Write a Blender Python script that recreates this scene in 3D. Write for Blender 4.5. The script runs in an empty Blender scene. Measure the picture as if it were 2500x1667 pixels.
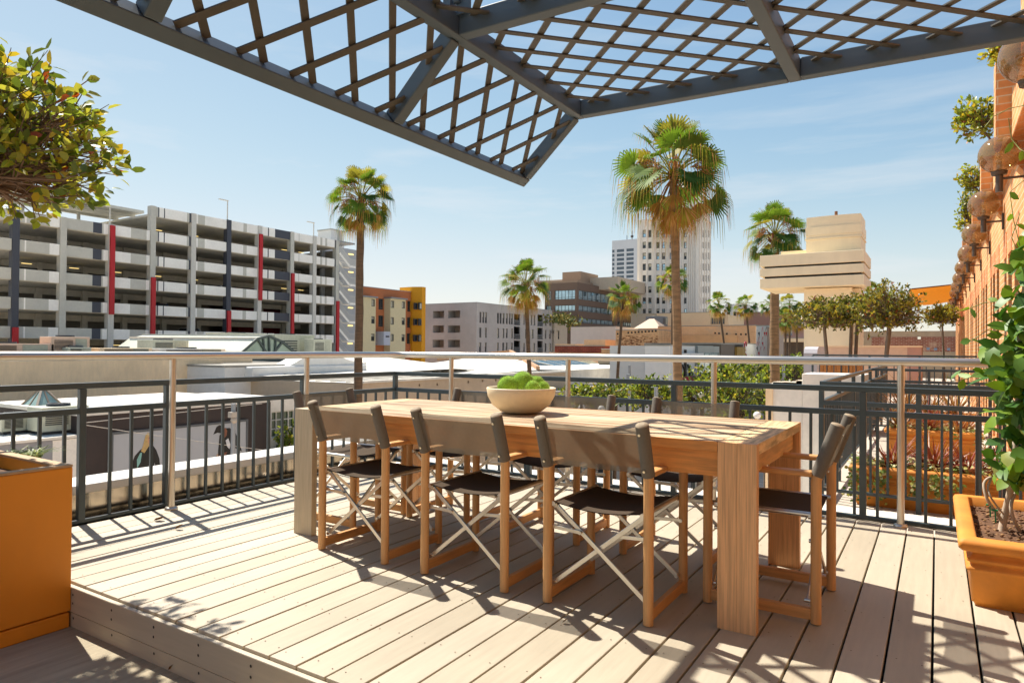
import bpy, bmesh, math, random
from math import radians, sin, cos, pi, atan2, sqrt, tan
from mathutils import Vector, Matrix, noise
rnd = random.Random(7)
S = bpy.context.scene
COL = S.collection
# ------------------------------------------------------------------ camera
F_PX, YAW, PITCH, ROLL, CAM_H = 1648.079, 32.203, .6088, .4277, 1.12
_y, _p, _q = radians(YAW), radians(PITCH), radians(ROLL)
_fw = Vector((-sin(_y), cos(_y), 0)); _r = Vector((cos(_y), sin(_y), 0)); _u = Vector((0, 0, 1))
_f2 = cos(_p)*_fw + sin(_p)*_u; _u2 = -sin(_p)*_fw + cos(_p)*_u
_r3 = cos(_q)*_r + sin(_q)*_u2; _u3 = -sin(_q)*_r + cos(_q)*_u2
cam_d = bpy.data.cameras.new('camera'); cam = bpy.data.objects.new('camera', cam_d); COL.objects.link(cam)
cam_d.sensor_width = 36; cam_d.lens = F_PX/2500*36; cam_d.clip_start = .05; cam_d.clip_end = 5000
cam.matrix_world = Matrix(((_r3.x, _u3.x, -_f2.x, 0), (_r3.y, _u3.y, -_f2.y, 0), (_r3.z, _u3.z, -_f2.z, CAM_H), (0, 0, 0, 1)))
S.camera = cam
EYE = Vector((0, 0, CAM_H))
def ray(x, y): return _r3*((x-1250)/F_PX) + _u3*(-(y-833.5)/F_PX) + _f2
def at_z(x, y, z): d = ray(x, y); return EYE + d*((z-CAM_H)/d.z)
def at_y(x, y, Y): d = ray(x, y); return EYE + d*(Y/d.y)
def at_x(x, y, X): d = ray(x, y); return EYE + d*(X/d.x)
def at_d(x, y, D): return EYE + ray(x, y)*D
# ------------------------------------------------------------------ world, sun, exposure
SUN_AZ = atan2(-.968, .252); SUN_EL = radians(54.7)
W = bpy.data.worlds.new('World'); S.world = W; W.use_nodes = True
nt = W.node_tree; nt.nodes.clear()
def wn(t): return nt.nodes.new(t)
out = wn('ShaderNodeOutputWorld'); bg = wn('ShaderNodeBackground'); sky = wn('ShaderNodeTexSky')
sky.sky_type = 'NISHITA'; sky.sun_disc = False; sky.sun_elevation = SUN_EL; sky.sun_rotation = SUN_AZ
sky.air_density = 1.0; sky.dust_density = .35; sky.ozone_density = 1.3; sky.altitude = 50
bg.inputs[1].default_value = .15
tc = wn('ShaderNodeTexCoord')
mp = wn('ShaderNodeMapping'); mp.inputs['Scale'].default_value = (1.0, 2.2, 9.0); mp.inputs['Rotation'].default_value = (0, radians(8), radians(-30))
nz = wn('ShaderNodeTexNoise'); nz.inputs['Scale'].default_value = 1.7; nz.inputs['Detail'].default_value = 7; nz.inputs['Roughness'].default_value = .58
cr = wn('ShaderNodeValToRGB'); cr.color_ramp.elements[0].position = .53; cr.color_ramp.elements[1].position = .80
cr.color_ramp.elements[1].color = (.42, .42, .42, 1)
sx = wn('ShaderNodeSeparateXYZ'); mr = wn('ShaderNodeMapRange')
mr.inputs[1].default_value = .0; mr.inputs[2].default_value = .62; mr.inputs[3].default_value = 1.0; mr.inputs[4].default_value = 0.0
mu = wn('ShaderNodeMath'); mu.operation = 'MULTIPLY'
mix = wn('ShaderNodeMixRGB'); mix.inputs[2].default_value = (8.2, 8.4, 8.8, 1)
nt.links.new(tc.outputs['Generated'], mp.inputs[0]); nt.links.new(mp.outputs[0], nz.inputs['Vector'])
nt.links.new(nz.outputs[0], cr.inputs[0]); nt.links.new(tc.outputs['Generated'], sx.inputs[0])
nt.links.new(sx.outputs[2], mr.inputs[0]); nt.links.new(cr.outputs[0], mu.inputs[0]); nt.links.new(mr.outputs[0], mu.inputs[1])
nt.links.new(mu.outputs[0], mix.inputs[0]); nt.links.new(sky.outputs[0], mix.inputs[1]); v1 = wn('ShaderNodeVectorMath'); v1.operation = 'SCALE'; v1.inputs['Scale'].default_value = .1
cv = wn('ShaderNodeRGBCurve'); cu = cv.mapping.curves[3]; cv.mapping.extend = 'HORIZONTAL'; cv.mapping.use_clip = False
cu.points[0].location = (0, 0); cu.points[1].location = (1.2, .325)
for px_, py_ in ((.2, .128), (.35, .203), (.55, .262)): cu.points.new(px_, py_)
cv.mapping.update()
v2 = wn('ShaderNodeVectorMath'); v2.operation = 'SCALE'; v2.inputs['Scale'].default_value = 10
hs = wn('ShaderNodeHueSaturation'); hs.inputs['Saturation'].default_value = 1.16; nt.links.new(sky.outputs[0], hs.inputs['Color']); tint = wn('ShaderNodeMixRGB'); tint.blend_type = 'MULTIPLY'; tint.inputs[0].default_value = 1; tint.inputs[2].default_value = (1.12, 1.0, .90, 1); nt.links.new(hs.outputs[0], tint.inputs[1]); nt.links.new(tint.outputs[0], mix.inputs[1]); nt.links.new(mix.outputs[0], v1.inputs[0]); nt.links.new(v1.outputs[0], cv.inputs['Color']); nt.links.new(cv.outputs[0], v2.inputs[0]); nt.links.new(v2.outputs[0], bg.inputs[0])
nt.links.new(bg.outputs[0], out.inputs[0])
sun_d = bpy.data.lights.new('sun', 'SUN'); sun = bpy.data.objects.new('sun', sun_d); COL.objects.link(sun)
sun_d.energy = 4.1; sun_d.angle = radians(.55); sun_d.color = (1, .94, .84)
sv = Vector((cos(SUN_EL)*-.968, cos(SUN_EL)*.252, sin(SUN_EL)))
sun.rotation_euler = sv.to_track_quat('Z', 'Y').to_euler(); sun.location = (-30, 10, 60)
S.view_settings.view_transform = 'Standard'; S.view_settings.look = 'None'
S.view_settings.exposure = 1.06; S.view_settings.gamma = 1; S.view_settings.use_curve_mapping = False
# ------------------------------------------------------------------ helpers
class MB:
    """collects shapes (world coordinates) for ONE mesh"""
    def __init__(s): s.v = []; s.f = []; s.m = []; s.sm = []
    def add(s, vs, fs, mi=0, smooth=False):
        o = len(s.v); s.v += [tuple(v) for v in vs]
        for f in fs: s.f.append([o+i for i in f]); s.m.append(mi); s.sm.append(smooth)
        return s
    def quad(s, a, b, c, d, mi=0): return s.add([a, b, c, d], [(0, 1, 2, 3)], mi)
    def box(s, x0, x1, y0, y1, z0, z1, mi=0, bev=0):
        if x0 > x1: x0, x1 = x1, x0
        if y0 > y1: y0, y1 = y1, y0
        if z0 > z1: z0, z1 = z1, z0
        b = min(bev, (x1-x0)*.45, (y1-y0)*.45, (z1-z0)*.45)
        if b <= 0:
            return s.add([(x, y, z) for x in (x0, x1) for y in (y0, y1) for z in (z0, z1)],
                         [(0, 1, 3, 2), (4, 6, 7, 5), (0, 4, 5, 1), (2, 3, 7, 6), (0, 2, 6, 4), (1, 5, 7, 3)], mi)
        bm = bmesh.new(); bmesh.ops.create_cube(bm, size=1)
        for v in bm.verts: v.co = Vector((x0+(x1-x0)*(v.co.x+.5), y0+(y1-y0)*(v.co.y+.5), z0+(z1-z0)*(v.co.z+.5)))
        bmesh.ops.bevel(bm, geom=bm.edges[:], offset=b, segments=2, profile=.5, affect='EDGES')
        return s.bm(bm, mi)
    def bm(s, bm, mi=0, smooth=False, mat=None):
        bm.verts.index_update()
        vs = [(mat @ v.co) if mat else v.co for v in bm.verts]
        s.add(vs, [[v.index for v in f.verts] for f in bm.faces], mi, smooth); bm.free(); return s
    def bar(s, p, q, w, h, mi=0, up=(0, 0, 1), bev=0):
        """rectangular bar from p to q; w across, h along up"""
        p = Vector(p); q = Vector(q); d = q-p; L = d.length; d.normalize(); u = Vector(up)
        if abs(d.dot(u)) > .98: u = Vector((1, 0, 0))
        r = d.cross(u).normalized(); u = r.cross(d)
        t = MB(); t.box(-w/2, w/2, 0, L, -h/2, h/2, mi, bev)
        return s.add([p+r*v[0]+d*v[1]+u*v[2] for v in t.v], t.f, mi)
    def tube(s, pts, rad, n=8, mi=0, cap=True, smooth=True):
        pts = [Vector(p) for p in pts]; N = len(pts); vs = []
        rr = rad if isinstance(rad, (list, tuple)) else [rad]*N
        ref = None
        for i, p in enumerate(pts):
            t = (pts[min(i+1, N-1)]-pts[max(i-1, 0)]).normalized()
            if ref is None:
                ref = Vector((0, 0, 1)) if abs(t.z) < .9 else Vector((1, 0, 0))
            a = (ref - t*ref.dot(t)).normalized(); ref = a; b = t.cross(a)
            vs += [p+(a*cos(2*pi*k/n)+b*sin(2*pi*k/n))*rr[i] for k in range(n)]
        fs = [(i*n+k, i*n+(k+1) % n, (i+1)*n+(k+1) % n, (i+1)*n+k) for i in range(N-1) for k in range(n)]
        s.add(vs, fs, mi, smooth)
        if cap:
            s.add(vs[:n], [tuple(range(n-1, -1, -1))], mi); s.add(vs[-n:], [tuple(range(n))], mi)
        return s
    def lathe(s, prof, c=(0, 0, 0), n=24, mi=0, smooth=True):
        vs = [(c[0]+r*cos(2*pi*k/n), c[1]+r*sin(2*pi*k/n), c[2]+z) for r, z in prof for k in range(n)]
        fs = [(i*n+k, i*n+(k+1) % n, (i+1)*n+(k+1) % n, (i+1)*n+k) for i in range(len(prof)-1) for k in range(n)]
        return s.add(vs, fs, mi, smooth)
    def ball(s, c, r, mi=0, sub=2, amp=0, fr=3, sq=(1, 1, 1)):
        bm = bmesh.new(); bmesh.ops.create_icosphere(bm, subdivisions=sub, radius=1)
        for v in bm.verts:
            k = 1+amp*noise.noise(v.co*fr+Vector(c)*3.1)
            v.co = Vector((c[0]+v.co.x*r*k*sq[0], c[1]+v.co.y*r*k*sq[1], c[2]+v.co.z*r*k*sq[2]))
        return s.bm(bm, mi, True)
    def prism(s, poly, fn, w0, w1, mi=0):
        """poly [(u,v)], fn(u,v,w)->xyz extruded from w0 to w1"""
        n = len(poly); vs = [fn(u, v, w0) for u, v in poly]+[fn(u, v, w1) for u, v in poly]
        fs = [tuple(range(n-1, -1, -1)), tuple(range(n, 2*n))]+[(i, (i+1) % n, n+(i+1) % n, n+i) for i in range(n)]
        return s.add(vs, fs, mi)
    def holed(s, fn, u0, u1, v0, v1, holes, dep, mi=0, mr=None):
        """wall face with openings (u0,u1,v0,v1 each) and their reveals; fn(u,v,w), w inwards"""
        mr = mi if mr is None else mr
        us = sorted({u0, u1}|{h[0] for h in holes}|{h[1] for h in holes}); vs = sorted({v0, v1}|{h[2] for h in holes}|{h[3] for h in holes})
        us = [u for u in us if u0-1e-6 <= u <= u1+1e-6]; vs = [v for v in vs if v0-1e-6 <= v <= v1+1e-6]
        for a, b in zip(us, us[1:]):
            for c, d in zip(vs, vs[1:]):
                mu_, mv_ = (a+b)/2, (c+d)/2
                if any(h[0] < mu_ < h[1] and h[2] < mv_ < h[3] for h in holes): continue
                s.quad(fn(a, c, 0), fn(b, c, 0), fn(b, d, 0), fn(a, d, 0), mi)
        for a, b, c, d in holes:
            for p, q in (((a, c), (b, c)), ((b, c), (b, d)), ((b, d), (a, d)), ((a, d), (a, c))):
                s.quad(fn(*p, 0), fn(*q, 0), fn(*q, dep), fn(*p, dep), mr)
        return s
def wpos(o):
    v = Vector((0, 0, 0))
    while o is not None: v = v+o.location; o = o.parent
    return v
def tag(o, label=None, cat=None, group=None, kind=None):
    if label: o['label'] = label
    if cat: o['category'] = cat
    if group: o['group'] = group
    if kind: o['kind'] = kind
    return o
def thing(name, loc, label, cat, group=None):
    o = bpy.data.objects.new(name, None); COL.objects.link(o); o.location = loc; o.empty_display_size = .2
    return tag(o, label, cat, group)
def build(name, mb, mats, parent=None, loc=None, fix=True):
    me = bpy.data.meshes.new(name)
    off = wpos(parent) if parent is not None else Vector(loc or (0, 0, 0))
    me.from_pydata([(v[0]-off.x, v[1]-off.y, v[2]-off.z) for v in mb.v], [], mb.f)
    if not isinstance(mats, (list, tuple)): mats = [mats]
    for m in mats: me.materials.append(m)
    me.polygons.foreach_set('material_index', mb.m); me.polygons.foreach_set('use_smooth', mb.sm)
    if fix and len(mb.f) < 6000:
        bm = bmesh.new(); bm.from_mesh(me); bmesh.ops.recalc_face_normals(bm, faces=bm.faces); bm.to_mesh(me); bm.free()
    me.update()
    o = bpy.data.objects.new(name, me); COL.objects.link(o)
    if parent is not None: o.parent = parent
    elif loc is not None: o.location = loc
    return o
def kids(o): return [c for c in ALLKIDS.get(o.name, [])]
def copy_tree(o, parent=None):
    c = o.copy(); COL.objects.link(c)
    if parent is not None: c.parent = parent
    for ch in list(o.children): copy_tree(ch, c)
    return c
# ------------------------------------------------------------------ materials
def lin(c): return tuple((x/12.92 if x <= .04045 else ((x+.055)/1.055)**2.4) for x in c)
def hx(h): return lin(tuple(int(h[i:i+2], 16)/255 for i in (0, 2, 4)))
MATS = {}
def M(name, col, rough=.6, var=.15, scale=6, bump=.0, metal=0, stretch=(1, 1, 1), var2=0, trans=0, spec=.5, bscale=None, detail=5, alpha=1, col2=None):
    if name in MATS: return MATS[name]
    if isinstance(col, str): col = hx(col)
    m = bpy.data.materials.new(name); m.use_nodes = True; t = m.node_tree; t.nodes.clear(); MATS[name] = m
    N = lambda k: t.nodes.new(k); L = t.links.new
    o = N('ShaderNodeOutputMaterial'); b = N('ShaderNodeBsdfPrincipled'); L(b.outputs[0], o.inputs[0])
    b.inputs['Roughness'].default_value = rough; b.inputs['Metallic'].default_value = metal
    b.inputs['Specular IOR Level'].default_value = spec; b.inputs['Alpha'].default_value = alpha
    tc = N('ShaderNodeTexCoord'); mp = N('ShaderNodeMapping'); mp.inputs['Scale'].default_value = stretch
    L(tc.outputs['Object'], mp.inputs[0])
    nz = N('ShaderNodeTexNoise'); nz.inputs['Scale'].default_value = scale; nz.inputs['Detail'].default_value = detail; nz.inputs['Roughness'].default_value = .6
    L(mp.outputs[0], nz.inputs['Vector'])
    r = N('ShaderNodeValToRGB'); r.color_ramp.elements[0].position = .3; r.color_ramp.elements[1].position = .7
    c2 = col2 and (hx(col2) if isinstance(col2, str) else col2)
    lo = c2 or tuple(max(0, x*(1-var)) for x in col); hi = tuple(min(1, x*(1+var*.7)) for x in col) if not c2 else col
    r.color_ramp.elements[0].color = (*lo, 1); r.color_ramp.elements[1].color = (*hi, 1)
    L(nz.outputs[0], r.inputs[0]); last = r.outputs[0]
    if var2:                                                     # broad blotches and weathering
        n2 = N('ShaderNodeTexNoise'); n2.inputs['Scale'].default_value = scale*.13; n2.inputs['Detail'].default_value = 6
        L(tc.outputs['Object'], n2.inputs['Vector'])
        r2 = N('ShaderNodeMapRange'); r2.inputs[1].default_value = .3; r2.inputs[2].default_value = .7; r2.inputs[3].default_value = 1-var2; r2.inputs[4].default_value = 1+var2*.5
        L(n2.outputs[0], r2.inputs[0]); mx = N('ShaderNodeMixRGB'); mx.blend_type = 'MULTIPLY'; mx.inputs[0].default_value = 1
        L(last, mx.inputs[1]); L(r2.outputs[0], mx.inputs[2]); last = mx.outputs[0]
    L(last, b.inputs['Base Color'])
    if rough > .15:
        rr = N('ShaderNodeMapRange'); rr.inputs[3].default_value = max(.03, rough-.1); rr.inputs[4].default_value = min(1, rough+.1)
        L(nz.outputs[0], rr.inputs[0]); L(rr.outputs[0], b.inputs['Roughness'])
    if bump:
        bp = N('ShaderNodeBump'); bp.inputs['Strength'].default_value = bump; bp.inputs['Distance'].default_value = .01
        nb = nz
        if bscale:
            nb = N('ShaderNodeTexNoise'); nb.inputs['Scale'].default_value = bscale; nb.inputs['Detail'].default_value = 4; L(mp.outputs[0], nb.inputs['Vector'])
        L(nb.outputs[0], bp.inputs['Height']); L(bp.outputs[0], b.inputs['Normal'])
    if trans:
        tb = N('ShaderNodeBsdfTranslucent'); L(last, tb.inputs[0]); ms = N('ShaderNodeMixShader'); ms.inputs[0].default_value = trans
        L(b.outputs[0], ms.inputs[1]); L(tb.outputs[0], ms.inputs[2]); L(ms.outputs[0], o.inputs[0])
    return m
def sheer(name, col, seethru):
    m = M(name, col, .75, .12, 60); t = m.node_tree
    o = [n for n in t.nodes if n.type == 'OUTPUT_MATERIAL'][0]; src = o.inputs[0].links[0].from_socket
    tr = t.nodes.new('ShaderNodeBsdfTransparent'); ms = t.nodes.new('ShaderNodeMixShader'); ms.inputs[0].default_value = seethru
    tl = t.nodes.new('ShaderNodeBsdfTranslucent'); tl.inputs[0].default_value = (*hx(col), 1)
    m2 = t.nodes.new('ShaderNodeMixShader'); m2.inputs[0].default_value = .38
    t.links.new(src, m2.inputs[1]); t.links.new(tl.outputs[0], m2.inputs[2])
    t.links.new(m2.outputs[0], ms.inputs[1]); t.links.new(tr.outputs[0], ms.inputs[2]); t.links.new(ms.outputs[0], o.inputs[0]); return m
def thin_glass(name, col, gloss=.12, rough=.03, haze=(.4, .25, .16), hz=.16):
    m = bpy.data.materials.new(name); m.use_nodes = True; t = m.node_tree; t.nodes.clear(); MATS[name] = m
    o = t.nodes.new('ShaderNodeOutputMaterial'); tr = t.nodes.new('ShaderNodeBsdfTransparent'); tr.inputs[0].default_value = (*hx(col), 1)
    g = t.nodes.new('ShaderNodeBsdfGlossy'); g.inputs['Roughness'].default_value = rough
    lw = t.nodes.new('ShaderNodeLayerWeight'); lw.inputs[0].default_value = .25; fr = t.nodes.new('ShaderNodeMath'); fr.operation = 'POWER'; fr.inputs[1].default_value = 2.2; t.links.new(lw.outputs['Facing'], fr.inputs[0])
    a = t.nodes.new('ShaderNodeMath'); a.operation = 'ADD'; a.use_clamp = True; a.inputs[1].default_value = gloss
    ms = t.nodes.new('ShaderNodeMixShader'); t.links.new(fr.outputs[0], a.inputs[0]); t.links.new(a.outputs[0], ms.inputs[0])
    df = t.nodes.new('ShaderNodeBsdfDiffuse'); df.inputs[0].default_value = (*haze, 1); m3 = t.nodes.new('ShaderNodeMixShader'); m3.inputs[0].default_value = hz
    t.links.new(tr.outputs[0], m3.inputs[1]); t.links.new(df.outputs[0], m3.inputs[2]); t.links.new(m3.outputs[0], ms.inputs[1]); t.links.new(g.outputs[0], ms.inputs[2]); t.links.new(ms.outputs[0], o.inputs[0]); return m
def emit(name, col, st):
    m = bpy.data.materials.new(name); m.use_nodes = True; b = m.node_tree.nodes['Principled BSDF']
    b.inputs['Base Color'].default_value = (*col, 1); b.inputs['Emission Color'].default_value = (*col, 1); b.inputs['Emission Strength'].default_value = st; return m
def brick(name, c1, c2, mortar, axis='yz', bw=.22, bh=.075, mw=.008, var=.3, size=1.0, patch=None):
    m = bpy.data.materials.new(name); m.use_nodes = True; t = m.node_tree; b = t.nodes['Principled BSDF']; MATS[name] = m
    N = lambda k: t.nodes.new(k); L = t.links.new
    tc = N('ShaderNodeTexCoord'); sp = N('ShaderNodeSeparateXYZ'); cb = N('ShaderNodeCombineXYZ'); L(tc.outputs['Object'], sp.inputs[0])
    if axis == 'yz': L(sp.outputs[1], cb.inputs[0])
    elif axis == 'xz': L(sp.outputs[0], cb.inputs[0])
    else:
        ad = N('ShaderNodeMath'); L(sp.outputs[0], ad.inputs[0]); L(sp.outputs[1], ad.inputs[1]); L(ad.outputs[0], cb.inputs[0])
    L(sp.outputs[2], cb.inputs[1])
    bt = N('ShaderNodeTexBrick'); bt.inputs['Scale'].default_value = 1; bt.inputs['Brick Width'].default_value = bw; bt.inputs['Row Height'].default_value = bh
    bt.inputs['Mortar Size'].default_value = mw; bt.inputs['Mortar Smooth'].default_value = .2; bt.inputs['Bias'].default_value = 0
    bt.inputs['Color1'].default_value = (*hx(c1), 1); bt.inputs['Color2'].default_value = (*hx(c2), 1); bt.inputs['Mortar'].default_value = (*hx(mortar), 1)
    L(cb.outputs[0], bt.inputs['Vector'])
    nz = N('ShaderNodeTexNoise'); nz.inputs['Scale'].default_value = 2.3*size; nz.inputs['Detail'].default_value = 7; nz.inputs['Roughness'].default_value = .65
    L(tc.outputs['Object'], nz.inputs['Vector'])
    rm = N('ShaderNodeMapRange'); rm.inputs[1].default_value = .3; rm.inputs[2].default_value = .7; rm.inputs[3].default_value = 1-var; rm.inputs[4].default_value = 1+var*.4
    L(nz.outputs[0], rm.inputs[0]); mx = N('ShaderNodeMixRGB'); mx.blend_type = 'MULTIPLY'; mx.inputs[0].default_value = 1
    L(bt.outputs[0], mx.inputs[1]); L(rm.outputs[0], mx.inputs[2]); last = mx.outputs[0]
    if patch:
        cr2 = N('ShaderNodeValToRGB'); cr2.color_ramp.elements[0].position = .53; cr2.color_ramp.elements[1].position = .60
        n3 = N('ShaderNodeTexNoise'); n3.inputs['Scale'].default_value = .9*size; n3.inputs['Detail'].default_value = 9; n3.inputs['Roughness'].default_value = .7
        L(tc.outputs['Object'], n3.inputs['Vector']); L(n3.outputs[0], cr2.inputs[0])
        m2 = N('ShaderNodeMixRGB'); L(cr2.outputs[0], m2.inputs[0]); L(last, m2.inputs[1]); m2.inputs[2].default_value = (*hx(patch), 1); last = m2.outputs[0]
    L(last, b.inputs['Base Color']); b.inputs['Roughness'].default_value = .85
    bp = N('ShaderNodeBump'); bp.inputs['Strength'].default_value = .5; bp.inputs['Distance'].default_value = .006; bp.invert = True
    L(bt.outputs['Fac'], bp.inputs['Height']); L(bp.outputs[0], b.inputs['Normal']); return m

STEEL = M('brushed_steel', (.62, .57, .50), .34, .05, 2, metal=1)
RAIL = M('rail_paint', '3f4c50', .38, .12, 9, .05, var2=.12)
DARKM = M('dark_gap', (.02, .018, .015), .9)
WHITE = M('white_stucco', 'e4ded3', .8, .06, 14, .12, var2=.12)
WROOF = M('white_roof', 'ded7ca', .75, .08, 3, .05, var2=.15)
CREAM = M('cream_stucco', 'f3d6ae', .85, .07, 6, .1, stretch=(1, 1, .25), var2=.12)
PEACH = M('peach_stucco', 'e6bd92', .85, .08, 5, .1, var2=.12)
PINKB = M('pinkish_stucco', 'd8b89e', .85, .08, 5, .05)
BEIGE = M('beige_stucco', 'e6d3b4', .8, .06, 4, .08, stretch=(1, 1, .3), var2=.13)
CONC = M('concrete', '9c968b', .9, .12, 4, .1, var2=.12)
METGR = M('grey_metal', '8e9296', .5, .1, 6, metal=.3)
HVAC = M('hvac_paint', 'b9b9a4', .5, .12, 4, var2=.15)
DKMET = M('dark_metal', '2f3133', .5, .2, 5)
GLASSD = M('dark_glass', (.03, .037, .045), .08, .4, .6, spec=.8)
GLASSB = M('blue_glass', (.42, .56, .64), .05, .35, .5, spec=.9, metal=.9)
ALU = M('aluminium', (.68, .64, .57), .33, .1, 20, metal=1)
CANVAS_O = M('canvas_grey', '5f5850', .85, .12, 90, .1)
# ================================================================== SETTING
GZ = -11.5
def struct(name, mb, mat, loc=(0, 0, 0)): return tag(build(name, mb, mat, None, loc), kind='structure')
m = MB(); m.quad((-1500, -600, GZ), (1500, -600, GZ), (1500, 2500, GZ), (-1500, 2500, GZ))
struct('ground', m, M('asphalt', (.42, .385, .345), .9, .2, .8, .1))
m = MB(); m.quad((-27.5, -60, GZ+.02), (-5.2, -60, GZ+.02), (-5.2, 260, GZ+.02), (-27.5, 260, GZ+.02))
struct('street_paving', m, brick('paving', 'd6bfa9', 'c9b09c', 'a99a8e', 'xyz', .6, .6, .02))
# deck
PITCH_B = .1455
mb = MB(); x = -.305-PITCH_B*29; xs = []
while x < .72: xs.append(x); x += PITCH_B
for i, x in enumerate(xs):
    mb.box(x+.0042, x+PITCH_B-.0042, 1.618, 5.055, -.024, (i*37 % 5-2)*.0004, i % 3, .003)
mb.box(xs[0], xs[-1]+PITCH_B, 1.65, 5.05, -.06, -.05, 3)
for i, x in enumerate(xs):                                           # screw heads in pairs over the joists
    for j, yy in enumerate((1.68, 2.02, 2.43, 2.84, 3.25, 3.66, 4.07, 4.48, 4.9)):
        for dx in (.03, PITCH_B-.03):
            a, b, r = x+dx+rnd.uniform(-.006, .006), yy+rnd.uniform(-.012, .012), .0032
            mb.add([(a+r*cos(k*pi/3), b+r*sin(k*pi/3), .0016) for k in range(6)], [tuple(range(6))], 4)
DECKM = [M('composite_board_%s' % n, c, .62, .07, 5, .12, stretch=(9, .7, 9), bscale=40, var2=.24) for n, c in (('pale', 'b6aa94'), ('sand', 'b1a58f'), ('warm', 'baae99'))]
struct('deck', mb, DECKM+[DARKM, M('screw_head', (.12, .08, .05), .6)])
mb = MB(); mb.box(-4.52, .72, 1.594, 1.616, -.13, -.012, 0, .004); mb.box(-4.52, .72, 1.597, 1.618, -.20, -.1325, 0, .002)
for x in [-3.42, -3.08, -2.75, -2.44, -2.12, -1.8, -1.48]:
    for z in (-.045, -.085, -.155):
        mb.add([(x+.006*cos(k*pi/4), 1.5925 if z > -.13 else 1.5955, z+.006*sin(k*pi/4)) for k in range(8)], [tuple(range(8))], 1)
struct('deck_fascia', mb, [M('fascia_board', 'b8ac96', .6, .08, 5, .1, stretch=(.6, 8, 8)), M('screw_hole', (.05, .04, .035), .8)])
mb = MB(); mb.box(-4.6, .72, -4.5, 1.64, -.28, -.2)
lf = struct('terrace_floor', mb, M('rough_terrace', 'a3977f', .85, .22, 4, .5, stretch=(7, .5, 5), bscale=60, var2=.25))
mb = MB(); mb.box(-.95, .7, 5.36, 60, -.35, -.2); struct('neighbour_floor', mb, M('neighbour_concrete', 'b9afa0', .85, .1, 5, .1, var2=.15))
# own building below the terrace
b = thing('terrace_building', (-2, 0, GZ), 'white stuccoed building carrying the wooden deck', 'building')
mb = MB(); mb.box(-4.95, .69, -5, 5.34, GZ, -.29); mb.box(-.96, .69, 5.35, 60, GZ, -.36)
build('wall', mb, WHITE, b)
mb = MB()                                                            # white coping slab beyond the far railing
mb.box(-4.66, .65, 5.11, 5.36, -.02, .012); build('coping', mb, WROOF, b)
# metal-clad parapet left of the railing
b = thing('parapet_wall', (-4.8, 0, -.28), 'low parapet with white cap and shiny sheet metal face behind left railing', 'parapet')
mb = MB(); mb.box(-5.02, -4.70, -5, 5.36, .155, .215, 0, .01); build('cap', mb, M('parapet_cap', 'dcd8cf', .5, .05, 4, var2=.06), b)
mb = MB(); mb.box(-4.73, -4.722, -5, 5.3, -.27, .154)
for yy in [k*.61-4.6 for k in range(17)]: mb.box(-4.722, -4.7195, yy, yy+.03, -.27, .154)
build('metal_panel', mb, M('sheet_metal', (.60, .52, .42), .16, .12, 7, .1, metal=1, stretch=(1, 3, .3)), b)
mb = MB(); mb.box(-4.94, -4.74, -5, 5.3, -.27, .15); build('core', mb, CONC, b)
# ================================================================== RAILINGS
def metal_railing(label, axis, c, a0, a1, posts, ztop=.865, zmid=.706, zbot=.012, pick=.135, zfloor=0., group='dark painted railings', endpost=True, skip=None):
    """axis 'y': runs along Y at x=c from a0 to a1"""
    P = (lambda u, v, w: (c+w, u, v)) if axis == 'y' else (lambda u, v, w: (u, c+w, v))
    r = thing('metal_railing', P((a0+a1)/2, zfloor, 0), label, 'railing', group)
    def bx(mb, u0, u1, v0, v1, hw, bev=.004):
        p, q = P(u0, v0, -hw), P(u1, v1, hw); mb.box(p[0], q[0], p[1], q[1], p[2], q[2], 0, bev)
    for nm, z, h in (('top_rail', ztop, .019), ('middle_rail', zmid, .019), ('bottom_rail', zbot, .012)):
        mb = MB(); bx(mb, a0, a1, z-h, z+h, .019); build(nm, mb, RAIL, r)
    for p in posts:
        mb = MB(); bx(mb, p-.0205, p+.0205, zfloor, ztop-.0195, .0205); build('post', mb, RAIL, r)
    n = int((a1-a0)/pick); st = (a1-a0)/n
    for k in range(1, n):
        u = a0+k*st
        if any(abs(u-p) < .04 for p in posts): continue
        mb = MB(); bx(mb, u-.0095, u+.0095, zbot+.012, zmid-.0195, .0095, .002); build('picket', mb, RAIL, r)
    return r
metal_railing('dark painted railing along the left edge of the deck from orange planter to corner', 'y', -4.58, -.4, 5.09, (.95, 2.17, 2.73, 3.93, 5.09))
metal_railing('dark painted railing along the far edge of the deck behind the table', 'x', 5.09, -4.56, .62, (-3.02, -1.72, -.42))
h = thing('handrail', (-4.45, 2.69, 0), 'brushed stainless steel handrail on round posts inside the dark railings', 'handrail')
mb = MB(); R = .028
c0 = Vector((-4.45, 4.99, 1.054)); arc = [Vector((-4.45+.14*(1-cos(t)), 4.85+.14*sin(t), 1.054)) for t in [k*pi/12 for k in range(7)]]
P0 = at_x(0, 880, -4.45)
mb.tube([(-4.45, P0.y-.17, .93), (-4.45, P0.y-.1, 1.03), (-4.45, P0.y+.0, 1.054)]+arc+[(.66, 4.99, 1.054)], R, 24); build('rail', mb, STEEL, h)
def yof(px): return at_x(px, 900, -4.45).y
def xof(px): return at_y(px, 900, 4.99).x
for (x, y) in [(-4.45, 2.69), (-4.45, yof(749)), (xof(1102), 4.99), (xof(1387), 4.99), (xof(1743), 4.99), (-.196, 4.99)]:
    mb = MB(); mb.tube([(x, y, .004), (x, y, 1.034)], .0215, 24); mb.lathe([(0, .02), (.038, .018), (.042, .006), (.042, .002)], (x, y, 0), 18)
    build('post', mb, STEEL, h)
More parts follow.
